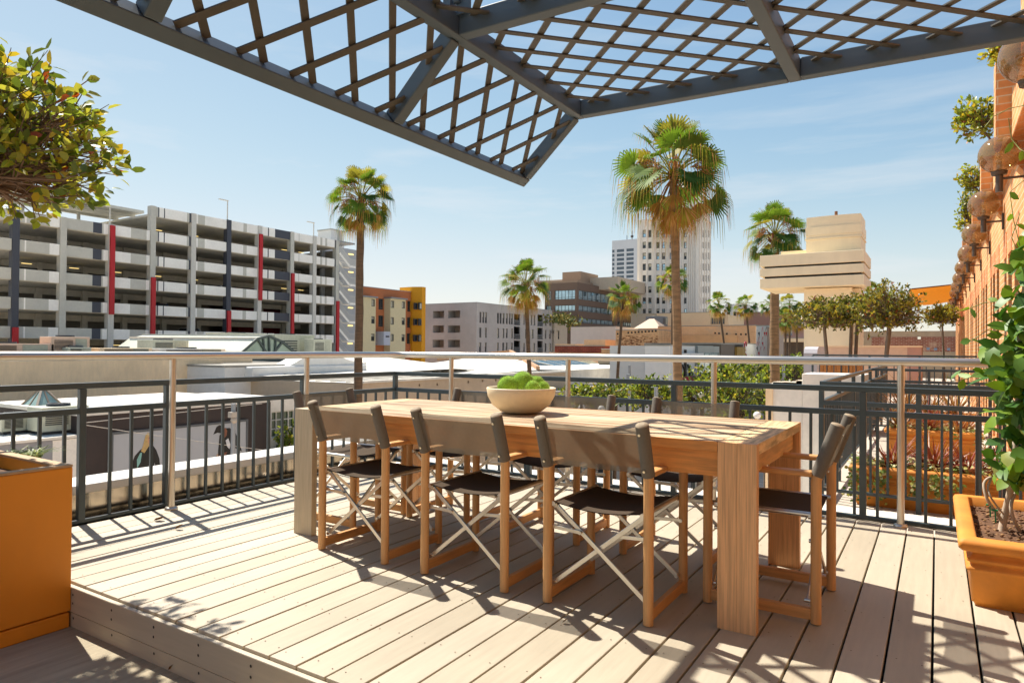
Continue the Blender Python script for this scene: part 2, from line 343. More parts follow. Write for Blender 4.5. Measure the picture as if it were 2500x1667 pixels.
# neighbouring terraces
XS = -.845
metal_railing('dark railing along the near side of the first neighbouring terrace, before the long terracotta trough', 'x', 6.37, XS, .66, (XS, -.125), .84, .675, -.07, .125, -.2, 'railings of the neighbouring terraces')
metal_railing('dark railing of close pickets along the street side of the neighbouring terraces', 'y', XS, 6.39, 15.2, (7.6, 9.0, 10.2, 11.4, 12.6, 13.8, 15.2), .84, .675, -.07, .11, -.2, 'railings of the neighbouring terraces')
metal_railing('dark railing between the two long terracotta troughs of the neighbouring terraces', 'x', 11.42, XS+.02, .62, (-.1, .62), .85, .68, .02, .115, -.2, 'railings of the neighbouring terraces')
p4 = at_y(1984, 866, 16.)
metal_railing('far dark railing in front of the orange wooden boxes with the clipped trees', 'x', 16., p4.x, .66, (p4.x, -1.2, -.3), 1.03, .86, -.1, .14, -.2, 'railings of the neighbouring terraces')
# ================================================================== TABLE, BOWL, CHAIRS
def teak(name, col, stretch, var=.22, v2=.15, rough=.55): return M(name, col, rough, var, 7, .12, stretch=stretch, var2=v2)
TK_X = teak('teak_along', 'cc8740', (.7, 9, 9)); TK_Y = teak('teak_across', 'd29d60', (9, .7, 9)); TK_Z = teak('teak_upright', 'd8a674', (26, 26, .6))
TOPX = M('weathered_teak_top', 'd9c39f', .7, .38, 3, .2, stretch=(.45, 9, 4), var2=.35, col2='8f6a42'); TOPY = M('weathered_teak_end', 'd6b688', .7, .35, 6, .15, stretch=(10, .8, 4), var2=.35)
def tighten(m, a, b):
    for n_ in m.node_tree.nodes:
        if n_.type == 'VALTORGB': n_.color_ramp.elements[0].position = a; n_.color_ramp.elements[1].position = b
for m_ in (TOPX, TOPY): tighten(m_, .41, .59)
for m_ in (TK_X, TK_Y, TK_Z): tighten(m_, .36, .64)
TX0, TX1, TY0, TY1 = -3.287, -.599, 2.762, 3.778
t = thing('dining_table', (-1.94, 3.27, 0), 'long teak dining table set with eight folding chairs', 'table')
mb = MB(); n = 7; w = (TY1-TY0)/n
for k in range(n):
    mb.box(TX0+.1545, TX1-.1545, TY0+k*w+.0006+.014*(k == 0), TY0+(k+1)*w-.0006-.014*(k == n-1), .71, .75-(k % 2)*.0003, 0, .0015)
build('tabletop', mb, TOPX, t)
for a, b in ((TY0, TY0+.0135), (TY1-.0135, TY1)):
    mb = MB(); mb.box(TX0+.1545, TX1-.1545, a, b, .7095, .7497, 0, .001); build('edge_strip', mb, TK_X, t)
for a, b in ((TX0, TX0+.153), (TX1-.153, TX1)):
    mb = MB(); mb.box(a, b, TY0+.0405, TY1-.0405, .705, .75, 0, .002); build('end_board', mb, TOPY, t)
GREYW = M('bleached_teak_upright', 'c0b196', .7, .2, 9, .12, stretch=(14, 14, .5), var2=.1)
for i, (a, b) in enumerate(((TX0, TX0+.153), (TX1-.153, TX1))):
    for j, (c, d) in enumerate(((TY0, TY0+.04), (TY1-.04, TY1))):
        mb = MB(); mb.box(a, (a+b)/2-.0001, c, d, 0, .7495, 0, .0012); mb.box((a+b)/2+.0001, b, c, d, 0, .7495, 0, .0012)
        o = build('leg', mb, GREYW if i == 0 and j == 0 else TK_Z, t)
        if i == 0 and j == 0: o['label'] = 'bleached grey left front leg'
for c, d in ((TY0+.022, TY0+.05), (TY1-.05, TY1-.022)):
    mb = MB(); mb.box(TX0+.154, TX1-.154, c, d, .605, .709, 0, .003); build('apron', mb, TK_X, t)
for a, b in ((TX0+.03, TX0+.055), (TX1-.055, TX1-.03)):
    mb = MB(); mb.box(a, b, TY0+.052, TY1-.052, .615, .704, 0, .003); build('apron', mb, TK_Y, t)
# bowl
BX, BY = -2.02, 3.31
bo = thing('bowl', (BX, BY, .75), 'wide cream ceramic bowl holding green moss balls on the table', 'bowl')
mb = MB(); mb.lathe([(0, .752), (.07, .752), (.115, .762), (.165, .80), (.192, .85), (.200, .893), (.197, .898), (.190, .895), (.18, .85), (.15, .80), (.1, .782), (0, .778)], (BX, BY, 0), 48)
build('body', mb, M('bowl_ceramic', 'e0cdab', .55, .05, 30, .08, bscale=90), bo)
MOSSF = M('moss_fuzz', 'c4dc78', .9, .1, 20, trans=.3)
MOSS = M('moss', '93bd3a', .95, .3, 90, .6, trans=.2)
for (dx, dy, dz, r, lb) in [(-.075, -.03, .905, .058, 'leftmost of the green moss balls in the bowl, low at the rim'), (.01, .0, .925, .062, 'largest and highest green moss ball in the bowl'), (.085, .05, .91, .05, 'green moss ball at the back right of the bowl'), (.06, -.055, .895, .045, 'green moss ball at the front right of the bowl'), (.12, .01, .89, .042, 'rightmost small green moss ball in the bowl')]:
    mb = MB(); c = Vector((BX+dx*.846-dy*.53, BY+dx*.533+dy*.85, dz)); mb.ball(c, r, 0, 4, .05, 5)
    for q in range(1500):
        v = Vector((rnd.gauss(0, 1), rnd.gauss(0, 1), rnd.gauss(0, 1))).normalized(); a = v.orthogonal().normalized(); b_ = v.cross(a)
        p = c+v*r*.97; tip = c+v*(r+rnd.uniform(.006, .012))+a*rnd.uniform(-.004, .004)
        mb.add([p+a*.0008, p-a*.0004+b_*.0007, p-a*.0004-b_*.0007, tip], [(0, 1, 3), (1, 2, 3), (2, 0, 3)], 1)
    tag(build('moss_ball', mb, [MOSS, MOSSF], None, (c.x, c.y, c.z-r), fix=False), lb, 'moss ball', 'green moss balls in the bowl')
# chairs
CH_W = teak('chair_teak', 'd3a068', (10, 10, .7), .2, .12); CH_H = teak('chair_teak_level', 'cf985c', (10, .7, 10), .2, .12)
SLING = sheer('sling_back', '6c6252', .27); SEATM = M('sling_seat', '4c4034', .9, .12, 120, .1, spec=.15); SLEEVE_T = M('sleeve_top', '9a8a72', .8, .15, 60); SLEEVE = M('sling_sleeve', '676056', .8, .1, 120, .12)
RIV = M('rivet', (.75, .66, .5), .3, .1, 4, metal=1); RUB = M('rubber', (.03, .03, .03), .8)
def make_chair():
    c = thing('director_chair', (0, 0, 0), 'x', 'chair', 'folding director chairs round the table'); hw, hd = .234, .222
    for s in (-1, 1):
        mb = MB(); mb.tube([(s*hw, hd, .004), (s*hw, hd, .60)], .0205, 16); build('front_leg', mb, CH_W, c)
        mb = MB(); mb.tube([(s*hw, -hd, .004), (s*hw, -hd, .585), (s*hw, -hd-.006, .61), (s*hw, -hd-.078, .812)], .0212, 16); build('rear_leg', mb, CH_W, c)
        mb = MB(); mb.box(s*hw-.013, s*hw+.013, -hd+.017, hd-.017, .016, .062, 0, .004); build('runner', mb, CH_H, c)
        mb = MB(); mb.box(s*hw-.025, s*hw+.025, -hd+.012, hd+.03, .601, .625, 0, .008); build('armrest', mb, CH_H, c)
        mb = MB(); mb.tube([(s*.207, -hd-.002, .438), (s*.207, hd+.004, .438)], .011, 8); build('seat_rod', mb, ALU, c)
        # sleeve of the back rest round the tilted post
        mb = MB(); a = Vector((s*hw, -hd-.004, .607)); b = Vector((s*hw, -hd-.0795, .818)); mb.tube([a, b], [.0268, .0275], 18, 0)
        mb.tube([b, b+(b-a).normalized()*.004, b+(b-a).normalized()*.008], [.0268, .0245, .012], 18, 1)
        for f in (.14, .86):
            p = a.lerp(b, f)+Vector((s*-.004, -.029, -.008)); mb.tube([p, p+Vector((0, -.004, -.0014))], .0052, 8, 2)
        build('sleeve', mb, [SLEEVE, SLEEVE_T, RIV], c)
    mb = MB(); n = 16; vs = []; fs = []
    K = 8
    for i in range(n+1):
        u = i/n
        for j in range(K+1):
            v = j/K; z = .616+(.806-.616)*v; y = -hd-.006-.0745*v-.006*sin(pi*u)+.0035*sin(9*u+4*v)*sin(pi*u)*(1-v*.4)+.003*sin(17*u-5*v)*sin(pi*u)
            vs.append((-.215+.43*u, y-.012, z-.004*sin(pi*u)*(v > .95)))
    fs = [(i*(K+1)+j, (i+1)*(K+1)+j, (i+1)*(K+1)+j+1, i*(K+1)+j+1) for i in range(n) for j in range(K)]
    mb.add(vs, fs, 0, True); build('backrest', mb, SLING, c)
    mb = MB(); vs = []
    for i in range(n+1):
        u = i/n
        for j in range(9):
            v = j/8; vs.append((-.213+.426*u, -hd+.012+(2*hd-.024)*v, .446-.022*sin(pi*u)))
    mb.add(vs, [(i*9+j, (i+1)*9+j, (i+1)*9+j+1, i*9+j+1) for i in range(n) for j in range(8)], 0, True)
    mb.add([(v[0], v[1], v[2]-.004) for v in vs], [(i*9+j, (i+1)*9+j, (i+1)*9+j+1, i*9+j+1) for i in range(n) for j in range(8)], 0, True)
    build('seat', mb, SEATM, c)
    for y in (-hd+.028, hd-.028):
        for s in (-1, 1):
            mb = MB(); p = Vector((s*.205, y+s*.006, .43)); q = Vector((-s*.215, y+s*.006, .085)); mb.bar(p, q, .009, .02, 0, (0, 0, 1), .002)
            mb.tube([p+Vector((0, -.012, 0)), p+Vector((0, .012, 0))], .012, 10)
            mb.tube([q+Vector((0, -.012, 0)), q+Vector((0, .012, 0))], .009, 10)
            a = Vector((s*.228, y+s*.016, .335)); bq = p.lerp(q, .30)+Vector((0, s*.010, 0)); mb.bar(a, bq, .006, .016, 0, (0, 0, 1), .001)
            mb.tube([a+Vector((0, -.016, 0)), a+Vector((0, .016, 0))], .0085, 10); mb.tube([bq+Vector((0, -.01, 0)), bq+Vector((0, .01, 0))], .008, 10)
            build('brace', mb, ALU, c)
    return c
chair = make_chair()
CH = [(-2.655, 2.845, 0, 'folding director chair on the near side of the table, beside the bleached left leg'),
      (-1.922, 2.845, .01, 'folding director chair in the middle of the near side of the table'),
      (-1.226, 2.850, 0, 'near side folding director chair closest to the camera, backed by the shaded tabletop'),
      (-.642, 3.255, pi/2, 'folding director chair at the right head of the table, its back seen from the side'),
      (-3.262, 3.24, -pi/2, 'folding director chair at the left head of the table'),
      (-2.725, 3.66, pi, 'folding director chair on the far side of the table, half hidden behind the bowl'),
      (-1.985, 3.69, pi+.03, 'folding director chair on the far side of the table, just right of the bowl'),
      (-1.222, 3.69, pi, 'folding director chair on the far side of the table, nearest the right head')]
for i, (x, y, rz, lb) in enumerate(CH):
    o = chair if i == 0 else copy_tree(chair)
    o.location = (x, y, .001); o.rotation_euler = (0, 0, rz); o['label'] = lb
# ================================================================== PERGOLA
PG_B = M('pergola_beam_paint', '4c5b66', .45, .12, 4, .05, var2=.1); PG_L = M('pergola_lattice_paint', '4a4740', .5, .15, 5, .05, var2=.1)
pg = thing('pergola', (-1, 1.5, -.2), 'grey steel pergola with diagonal lattice and folded-down left wing overhead', 'pergola')
XL, ZL, XR, ZR = -2.262, 2.20, -1.858, 2.535            # low edge and ridge of the folded wing (beam undersides about)
YB = [3.69, 2.46, 1.25, .05, -1.15, -2.35]; XB = [-1.858, -.62, .62]
BW, BH = .062, .10
ev = Vector((XR-XL, 0, ZR-ZL)).normalized(); nv = Vector((-ev.z, 0, ev.x))
zc = ZR+.045
def zt_(x): return zc-.017*(x-XR)
mb = MB(); mb.bar((XL, YB[0]+.031, ZL+.012), (XL, YB[-1], ZL+.012), BW, BH*.8, 0, nv, .005); build('beam', mb, PG_B, pg)
for x in XB:
    mb = MB(); mb.bar((x, YB[0]+.031, zt_(x)), (x, YB[-1], zt_(x)), BW, BH, 0, (0, 0, 1), .005); build('beam', mb, PG_B, pg)
for y in YB:
    for a, b in zip(XB, XB[1:]):
        mb = MB(); mb.bar((a+.0315, y, zt_(a)), (b-.0315, y, zt_(b)), BW, BH, 0, (0, 0, 1), .005); build('beam', mb, PG_B, pg)
    mb = MB(); p = Vector((XL, y, ZL+.012))+ev*.032; q = Vector((XR, y, zc))-ev*.045; mb.bar(p, q, BW, BH*.8, 0, nv, .005); build('rafter', mb, PG_B, pg)
def lattice(P, u0, u1, v0, v1, st, w, th, off1, off2, slope=1.0, phase=0):
    """two crossing families of flat bars clipped to the panel u0..u1 x v0..v1"""
    res = []
    for fam, off in ((1, off1), (-1, off2)):
        c = -(v1-v0)*2-(u1-u0)*2-4+phase*fam
        c = math.floor(c/st)*st+phase*fam
        while c < 8:
            # v = v0 + fam*slope*(u-u0) + c
            pts = []
            for u in (u0, u1):
                v = v0+fam*slope*(u-u0)+c
                if v0-1e-9 <= v <= v1+1e-9: pts.append((u, v))
            for v in (v0, v1):
                u = u0+(v-v0-c)/(fam*slope)
                if u0 < u < u1: pts.append((u, v))
            pts = sorted(set((round(a, 5), round(b, 5)) for a, b in pts))
            if len(pts) >= 2 and (Vector(pts[0])-Vector(pts[-1])).length > .06:
                res.append((P(*pts[0], off), P(*pts[-1], off)))
            c += st
    return res
SLW, SLT = .032, .007
for y0, y1 in zip(YB[1:], YB):
    for a, b in zip(XB, XB[1:]):
        mb = MB()
        for p, q in lattice(lambda u, v, w: Vector((u, v, zt_(u)+.012+w)), a+.031, b-.031, y0+.031, y1-.031, .246, SLW, SLT, .0, .009):
            mb.bar(p, q, SLW, SLT, 0, (0, 0, 1))
        build('lattice_panel', mb, PG_L, pg)
    mb = MB(); L = (Vector((XR, 0, zc))-Vector((XL, 0, ZL+.012))).length
    for p, q in lattice(lambda u, v, w: Vector((XL, v, ZL+.012))+ev*u+nv*w, .032, L-.04, y0+.031, y1-.031, .246, SLW, SLT, -.004, .006, .85, .06):
        mb.bar(p, q, SLW, SLT, 0, nv)
    build('lattice_panel', mb, PG_L, pg)
mb = MB()                                                            # bolted brackets at the ridge
for y in YB[1:4]:
    mb.box(XR-.02, XR+.02, y-.08, y-.036, zc+.052, zc+.13); mb.box(XR+.035, XR+.11, y-.055, y-.045, zc+.03, zc+.13)
    mb.tube([(XR+.03, y-.06, zc+.09), (XR+.06, y-.06, zc+.09)], .014, 10)
build('bracket', mb, PG_B, pg)
for x, y in ((XB[2], YB[1]), (XB[2], YB[4]), (XB[0], YB[4])):
    mb = MB(); mb.box(x-.045, x+.045, y-.16, y-.07, -.2 if y < 1.6 else .001, zc-.1, 0, .006); mb.box(x-.1, x+.1, y-.21, y-.02, (-.2 if y < 1.6 else .001), (-.188 if y < 1.6 else .012))
    if x != XB[2] or y != YB[1]: build('post', mb, PG_B, pg)
# ================================================================== LEAVES AND FOREGROUND PLANTS
def leaf(mb, p, d, n, L, Wd, mi=0, fold=.25, curl=.2):
    """folded, slightly curled leaf from p along d with face normal n"""
    d = d.normalized(); s = d.cross(n)
    if s.length < 1e-4: s = d.orthogonal()
    s.normalize(); n = s.cross(d)
    pt = lambda t, w: p+d*(L*t)+s*(w*Wd)+n*(abs(w)*fold*Wd-curl*L*t*t)
    mb.add([pt(0, 0), pt(.3, -.5), pt(.3, 0), pt(.3, .5), pt(.7, -.45), pt(.7, 0), pt(.7, .45), pt(1, 0)],
           [(0, 2, 1), (0, 3, 2), (1, 2, 5, 4), (2, 3, 6, 5), (4, 5, 7), (5, 6, 7)], mi, True)
def rv(r): return Vector((r.gauss(0, 1), r.gauss(0, 1), r.gauss(0, 1))).normalized()
LF = [M('ficus_leaf_green', '99a632', .42, .25, 3, trans=.5), M('ficus_leaf_olive', 'aeaa36', .42, .25, 3, trans=.5), M('ficus_leaf_dark', '687a26', .4, .25, 3, trans=.3), M('ficus_leaf_yellow', 'c2a828', .45, .2, 3, trans=.5), M('ficus_leaf_orange', 'b0521a', .5, .2, 3, trans=.4)]
BARK = M('ficus_bark', '6b5a49', .9, .25, 12, .4, stretch=(1, 1, .3)); TWIG = M('ficus_twig', '7a6350', .9, .25, 10)
def leafy_tree(name, base, c, rad, trunks, nb, nleaf, L, label, cat, group=None, seed=1, mats=LF, wts=(4, 4, 2, 1.3, .25), flat=1, twr=1.0, lowcut=-.75, outer=.55, bark=BARK, twig=TWIG, tr=.03, clumps=0):
    """round clipped crown of twigs that end in clusters of leaves"""
    r = random.Random(seed); t = thing(name, base, label, cat, group); c = Vector(c); R = Vector(rad)
    mb = MB(); B = Vector(base); forks = []
    for k in range(trunks):
        o = Vector((r.uniform(-1, 1), r.uniform(-1, 1), 0))*tr*1.6*(trunks > 1); top = Vector((c.x+o.x*2.5, c.y+o.y*2.5, c.z-R.z*.55))
        b = B+o; mid = b.lerp(top, .5)+Vector((r.uniform(-1, 1), r.uniform(-1, 1), 0))*tr*1.2
        mb.tube([b, b.lerp(mid, .5)+Vector((r.uniform(-.5, .5)*tr, 0, 0)), mid, mid.lerp(top, .6), top], [tr*1.15, tr, tr*.92, tr*.85, tr*.75], 8); forks.append(top)
    build('trunk', mb, bark, t)
    tw = MB(); lv = MB(); ends = []
    def inside(v): return Vector(((v.x-c.x)/R.x, (v.y-c.y)/R.y, (v.z-c.z)/R.z)).length
    for k in range(nb):
        f = r.choice(forks); v = rv(r)
        while v.z < lowcut: v = rv(r)
        q = r.uniform(outer, 1.0)*(1+.28*noise.noise(v*2.1+Vector((seed, 0, 0))))
        e = c+Vector((v.x*R.x, v.y*R.y, v.z*R.z))*q
        m1 = f.lerp(e, .45)+rv(r)*R.x*.10+Vector((0, 0, -.05*R.z)); m2 = f.lerp(e, .75)+rv(r)*R.x*.07
        w = tr*.32*twr*r.uniform(.6, 1.1)
        tw.tube([f, m1, m2, e], [w*1.3, w, w*.6, w*.3], 5, 0, False); ends.append((m2, e))
        for s_ in range(2):
            a = m1.lerp(m2, r.random()); e2 = a+(rv(r)+(e-f).normalized()*.9).normalized()*R.x*r.uniform(.2, .42)
            if inside(e2) < 1.08: tw.tube([a, a.lerp(e2, .5)+rv(r)*R.x*.04, e2], [w*.6, w*.45, w*.22], 4, 0, False); ends.append((a, e2))
    per = max(3, nleaf//len(ends)); acc = [sum(wts[:i+1]) for i in range(len(wts))]
    for a, e in ends:
        d = (e-a).normalized(); clump = r.random()
        for k in range(per):
            p = a.lerp(e, 1-r.random()**2*.55)+rv(r)*L*.25; dd = (d*.7+rv(r)*.9+Vector((0, 0, .25))).normalized()
            x = r.random()*acc[-1]; mi = next(i for i, q in enumerate(acc) if x <= q)
            if clump < .3 and mi == 0: mi = 2
            leaf(lv, p, dd, (rv(r)+Vector((0, 0, .8))).normalized(), L*r.uniform(.7, 1.2), L*r.uniform(.42, .58), mi, .2, r.uniform(-.05, .3))
    build('branches', tw, twig, t, fix=False); build('foliage', lv, mats, t, fix=False)
    return t
# ---- orange box on the left with grass and its clipped tree
bx0, bx1, by0, by1, bz0, bz1 = -4.32, -3.435, -1.3, 1.593, -.2, .0
top = at_x(179, 1133, -3.435); bz1 = top.z
ORANGE = M('orange_paint', 'dc8c1a', .5, .10, 2.5, .12, stretch=(1, 1, .4), var2=.22); ORIN = M('planter_top_edge', 'b0906a', .7, .15, 8, .1)
b = thing('planter_box', (-3.98, .1, bz0), 'large orange painted box planter at the left edge with grass and a clipped tree', 'planter')
wl = .045; mb = MB()
def ring(mb, x0, x1, y0, y1, w, z0, z1, mi=0, bev=.006):
    mb.box(x0, x0+w, y0, y1, z0, z1, mi, bev); mb.box(x1-w, x1, y0, y1, z0, z1, mi, bev)
    mb.box(x0+w, x1-w, y0, y0+w, z0, z1, mi, bev); mb.box(x0+w, x1-w, y1-w, y1, z0, z1, mi, bev)
ring(mb, bx0, bx1, by0, by1, wl, bz0+.078, bz1-.012); build('wall', mb, ORANGE, b)
mb = MB(); ring(mb, bx0+.006, bx1-.004, by0+.006, by1-.004, wl, bz0+.001, bz0+.072); build('plinth', mb, ORANGE, b)
mb = MB(); ring(mb, bx0, bx1, by0, by1, wl+.006, bz1-.0118, bz1, 0, .003); build('rim', mb, ORIN, b)
SOIL = M('soil', '6b4a30', .95, .45, 40, .6, var2=.3)
mb = MB(); mb.box(bx0+wl, bx1-wl, by0+wl, by1-wl, bz0+.3, bz1-.075); build('soil', mb, SOIL, b)
GR = [M('grass_blade_green', '5f7a26', .5, .25, 4, trans=.35), M('grass_blade_pale', '9aa058', .5, .2, 4, trans=.35)]
def grass_tuft(p, n, h, spread, label, cat='grass', r=rnd, mats=GR, name='grass_clump', w=.006, group=None):
    mb = MB()
    for k in range(n):
        a = r.uniform(0, 2*pi); q = Vector(p)+Vector((cos(a), sin(a), 0))*r.uniform(0, spread*.25); a += r.gauss(0, .5); d = Vector((cos(a), sin(a), 0)); s = Vector((-d.y, d.x, 0))
        hh = h*r.uniform(.5, 1.1); sp = spread*r.uniform(.2, 1.1); vs = []
        for i in range(5):
            u = i/4; c = q+d*sp*u**1.6+Vector((0, 0, hh*(u-.45*u**3*r.uniform(.6, 1.4)))); ww = w*(1-u**2*.92); vs += [c-s*ww, c+s*ww]
        mb.add(vs, [(2*i, 2*i+1, 2*i+3, 2*i+2) for i in range(4)], 0 if r.random() < .65 else 1, True)
    return tag(build(name, mb, mats, None, p, fix=False), label, cat, group)
g1 = at_z(18, 1118, bz1-.06); grass_tuft((g1.x, g1.y, bz1-.08), 120, .085, .2, 'thin grass growing inside the orange box, in front')
g1 = at_z(80, 1108, bz1-.06); grass_tuft((g1.x, g1.y, bz1-.08), 60, .085, .18, 'thin grass growing inside the orange box, near its far end')
cc = at_x(-66, 322, -4.18)
leafy_tree('clipped_tree', (-4.15, cc.y-.05, bz1-.08), cc, (.71, .71, .46), 2, 340, 3300, .072, 'clipped round-headed tree with yellow-green leaves growing in the orange box', 'tree', seed=5, tr=.03, twr=.75, lowcut=-.8, outer=.6)
# ---- terracotta planter and twisting vine on the right
TERRA = M('terracotta', 'd98c34', .65, .14, 8, .15, var2=.28)
def trough(x0, x1, y0, y1, z0, z1, label, group=None, hole=False, wl=.042, soil=.05):
    t = thing('terracotta_planter', ((x0+x1)/2, (y0+y1)/2, z0), label, 'planter', group); h = z1-z0; mb = MB()
    prof = [(0, .035), (.055, .028), (.06, .022), (.50, .016), (.53, .002), (.57, .0), (.60, .018), (.63, .018), (.66, .004), (.70, .002), (.73, .020), (.78, .022), (.80, .006), (.82, -.016), (.86, -.028), (.93, -.030), (.98, -.022), (1.0, -.004), (1.0, wl-.008), (.985, wl), (.70, wl+.008)]
    def rg(i, z):
        r = .018; P = []
        for cx, cy, a0 in ((x1-i-r, y1-i-r, 0), (x0+i+r, y1-i-r, pi/2), (x0+i+r, y0+i+r, pi), (x1-i-r, y0+i+r, 1.5*pi)):
            P += [(cx+r*cos(a0+k*pi/8), cy+r*sin(a0+k*pi/8), z) for k in range(5)]
        return P
    vs = []; n = 20
    for z, i in prof: vs += rg(i, z0+.001+z*(h-.001))
    mb.add(vs, [(a*n+k, a*n+(k+1) % n, (a+1)*n+(k+1) % n, (a+1)*n+k) for a in range(len(prof)-1) for k in range(n)], 0, True)
    mb.add(vs[:n], [tuple(range(n))])
    build('pot', mb, TERRA, t)
    mb = MB(); vs = []; nx, ny = 22, 14; a0, a1, b0, b1 = x0+wl+.004, x1-wl-.004, y0+wl+.004, y1-wl-.004
    for i in range(nx+1):
        for j in range(ny+1): vs.append((a0+(a1-a0)*i/nx, b0+(b1-b0)*j/ny, z1-soil+.012*noise.noise(Vector((i*.6, j*.6, x0*9)))))
    mb.add(vs, [(i*(ny+1)+j, (i+1)*(ny+1)+j, (i+1)*(ny+1)+j+1, i*(ny+1)+j+1) for i in range(nx) for j in range(ny)], 0, True)
    r = random.Random(3)
    if hole:
        for k in range(500):
            p = Vector((r.uniform(a0, a1), r.uniform(b0, b1), z1-soil+r.uniform(-.004, .012))); mb.ball(p, r.uniform(.004, .011), r.choice((0, 0, 1)), 1, .4, 5, (1, r.uniform(.5, 1), .6))
    build('soil', mb, [SOIL, M('bark_chip', 'a07a50', .9, .3, 10)], t)
    if hole:
        mb = MB(); cx = x0+.16; z = z0+.04
        mb.add([(cx+.012*cos(k*pi/6), y0+.0225, z+.012*sin(k*pi/6)) for k in range(12)], [tuple(range(12))]); build('drain_hole', mb, DARKM, t)
    return t
trough(.108, .665, 3.60, 4.68, 0, .302, 'terracotta trough at the right edge of the deck holding a twisting vine', hole=True)
VL = [M('vine_leaf_bright', '7a9a22', .5, .22, 3, trans=.35), M('vine_leaf_mid', '587f22', .48, .22, 3, trans=.3), M('vine_leaf_deep', '386218', .45, .25, 3, trans=.3), M('vine_leaf_variegated', 'a3ab52', .35, .3, 9, trans=.35)]
VS = M('vine_stem', 'b3a18c', .8, .2, 14, .2)
v = thing('climbing_vine', (.40, 4.05, .26), 'leafy climbing vine with twisted pale stems growing in the terracotta trough', 'plant')
r = random.Random(11); mb = MB(); VY = 4.05
def vx(px, py, y=VY): return at_y(px, py, y)
stems = [[(2441, 1318), (2452, 1260), (2470, 1180), (2478, 1100), (2484, 1000), (2492, 900), (2488, 800), (2500, 700)],
         [(2465, 1310), (2440, 1262), (2412, 1222), (2402, 1180), (2420, 1165), (2412, 1190), (2420, 1215), (2450, 1255)],
         [(2496, 1306), (2476, 1270), (2468, 1235), (2480, 1200), (2496, 1170), (2500, 1120), (2490, 1040), (2496, 960), (2500, 880)]]
for i, st in enumerate(stems):
    pts = [vx(a, b_, VY+.03*sin(k*1.7+i)) for k, (a, b_) in enumerate(st)]
    P = []
    for a, b_, c_, d_ in zip([pts[0]]+pts[:-1], pts, pts[1:], pts[2:]+[pts[-1]]):
        P += [.5*((2*b_)+(c_-a)*t+(2*a-5*b_+4*c_-d_)*t*t+(3*b_-a-3*c_+d_)*t**3) for t in (0, .25, .5, .75)]
    P.append(pts[-1]); mb.tube(P, [(.017 if i == 0 else .009)*(1-.6*k/len(P)) for k in range(len(P))], 8)
build('stem', mb, VS, v)
mb = MB(); lv = MB()
tendrils = [[(2480, 985), (2440, 930), (2400, 905), (2360, 925), (2325, 930), (2312, 918)], [(2470, 830), (2420, 800), (2375, 830), (2345, 838)], [(2480, 700), (2440, 735), (2400, 740), (2350, 760)],
            [(2490, 520), (2470, 580), (2495, 640), (2500, 700)], [(2500, 440), (2465, 470), (2475, 540), (2490, 600)], [(2500, 258), (2465, 265), (2425, 285), (2405, 310)], [(2462, 290), (2470, 340), (2490, 365), (2500, 370)]]
for td in tendrils:
    pts = [vx(a, b_, VY+r.uniform(-.06, .06)) for a, b_ in td]; mb.tube(pts, .0022, 5)
    for k in range(len(pts)-1):
        for q in range(r.choice((1, 2)) if td[0][1] > 690 else (1 if r.random() < .35 else 0)):
            p = pts[k].lerp(pts[k+1], r.random()); leaf(lv, p, (rv(r)+(pts[-1]-pts[0]).normalized()*.5), rv(r)+Vector((0, -.3, .8)), r.uniform(.05, .085), r.uniform(.025, .04), r.choice((0, 0, 1)), .15, .15)
build('tendril', mb, M('tendril', '7d8a42', .6, .2, 8), v)
blobs = [(2496, 668, 62, 42), (2472, 760, 52, 62), (2486, 850, 80, 60), (2450, 905, 70, 45), (2480, 960, 72, 60), (2450, 1010, 62, 42), (2490, 1060, 45, 60), (2478, 610, 30, 36), (2455, 1100, 52, 45), (2430, 1140, 48, 40), (2475, 1150, 52, 40), (2500, 780, 60, 80), (2515, 930, 60, 90), (2520, 1090, 50, 90), (2430, 870, 40, 26), (2385, 845, 26, 14), (2500, 560, 16, 24)]
for (px, py, ra, rb) in blobs:
    n = int(ra*rb/120)+2
    for k in range(n):
        a = r.uniform(0, 2*pi); q = sqrt(r.random()); p = vx(px+30+cos(a)*q*ra*.85, py+sin(a)*q*rb, VY+r.gauss(0, .07)); d = (rv(r)+Vector((-.5*r.random(), -.5, -.15))).normalized()
        depth = r.random(); mi = r.choice((0, 0, 1, 1, 1, 2, 2)) if py < 1040 else r.choice((0, 1, 1, 2, 3))
        leaf(lv, p, d, (rv(r)*.7+Vector((-.4, -.5, .8))), r.uniform(.075, .125), r.uniform(.045, .072), mi, .12, r.uniform(.05, .45))
build('foliage', lv, VL, v, fix=False)
mb = MB()
for px, py in ((2415, 1235), (2428, 1248), (2494, 1090), (2496, 1130), (2490, 1010), (2498, 960)):
    p = vx(px, py, VY-.03); mb.add([p, p+Vector((.006, 0, .002)), p+Vector((.008, -.004, -.05)), p+Vector((.001, -.004, -.055))], [(0, 1, 2, 3)]); mb.tube([p+Vector((-.012, .01, .004)), p+Vector((.014, .01, .004))], .005, 6)
build('plant_tie', mb, M('green_tape', '0f8a55', .4, .1, 4), v)
# fallen leaves
for px, py, L_, lb in ((428, 1291, .05, 'curled brown leaf lying on the deck boards near the left railing'), (375, 1270, .07, 'pale dry leaf lying flat on the deck beside the steel post'), (1372, 1519, .03, 'tiny red-brown leaf standing in a gap of the deck boards'), (410, 1634, .05, 'dark dead leaf on the rough lower floor below the deck edge')):
    p = at_z(px, py, .006 if py < 1600 else -.192); mb = MB(); leaf(mb, p, Vector((.6, .4, .25 if L_ < .06 else .02)), Vector((-.3, .2, 1)), L_, L_*.6, 0, .5, -.3)
    tag(build('fallen_leaf', mb, M('dry_leaf', '7a5420', .7, .3, 20), None, p), lb, 'leaf')
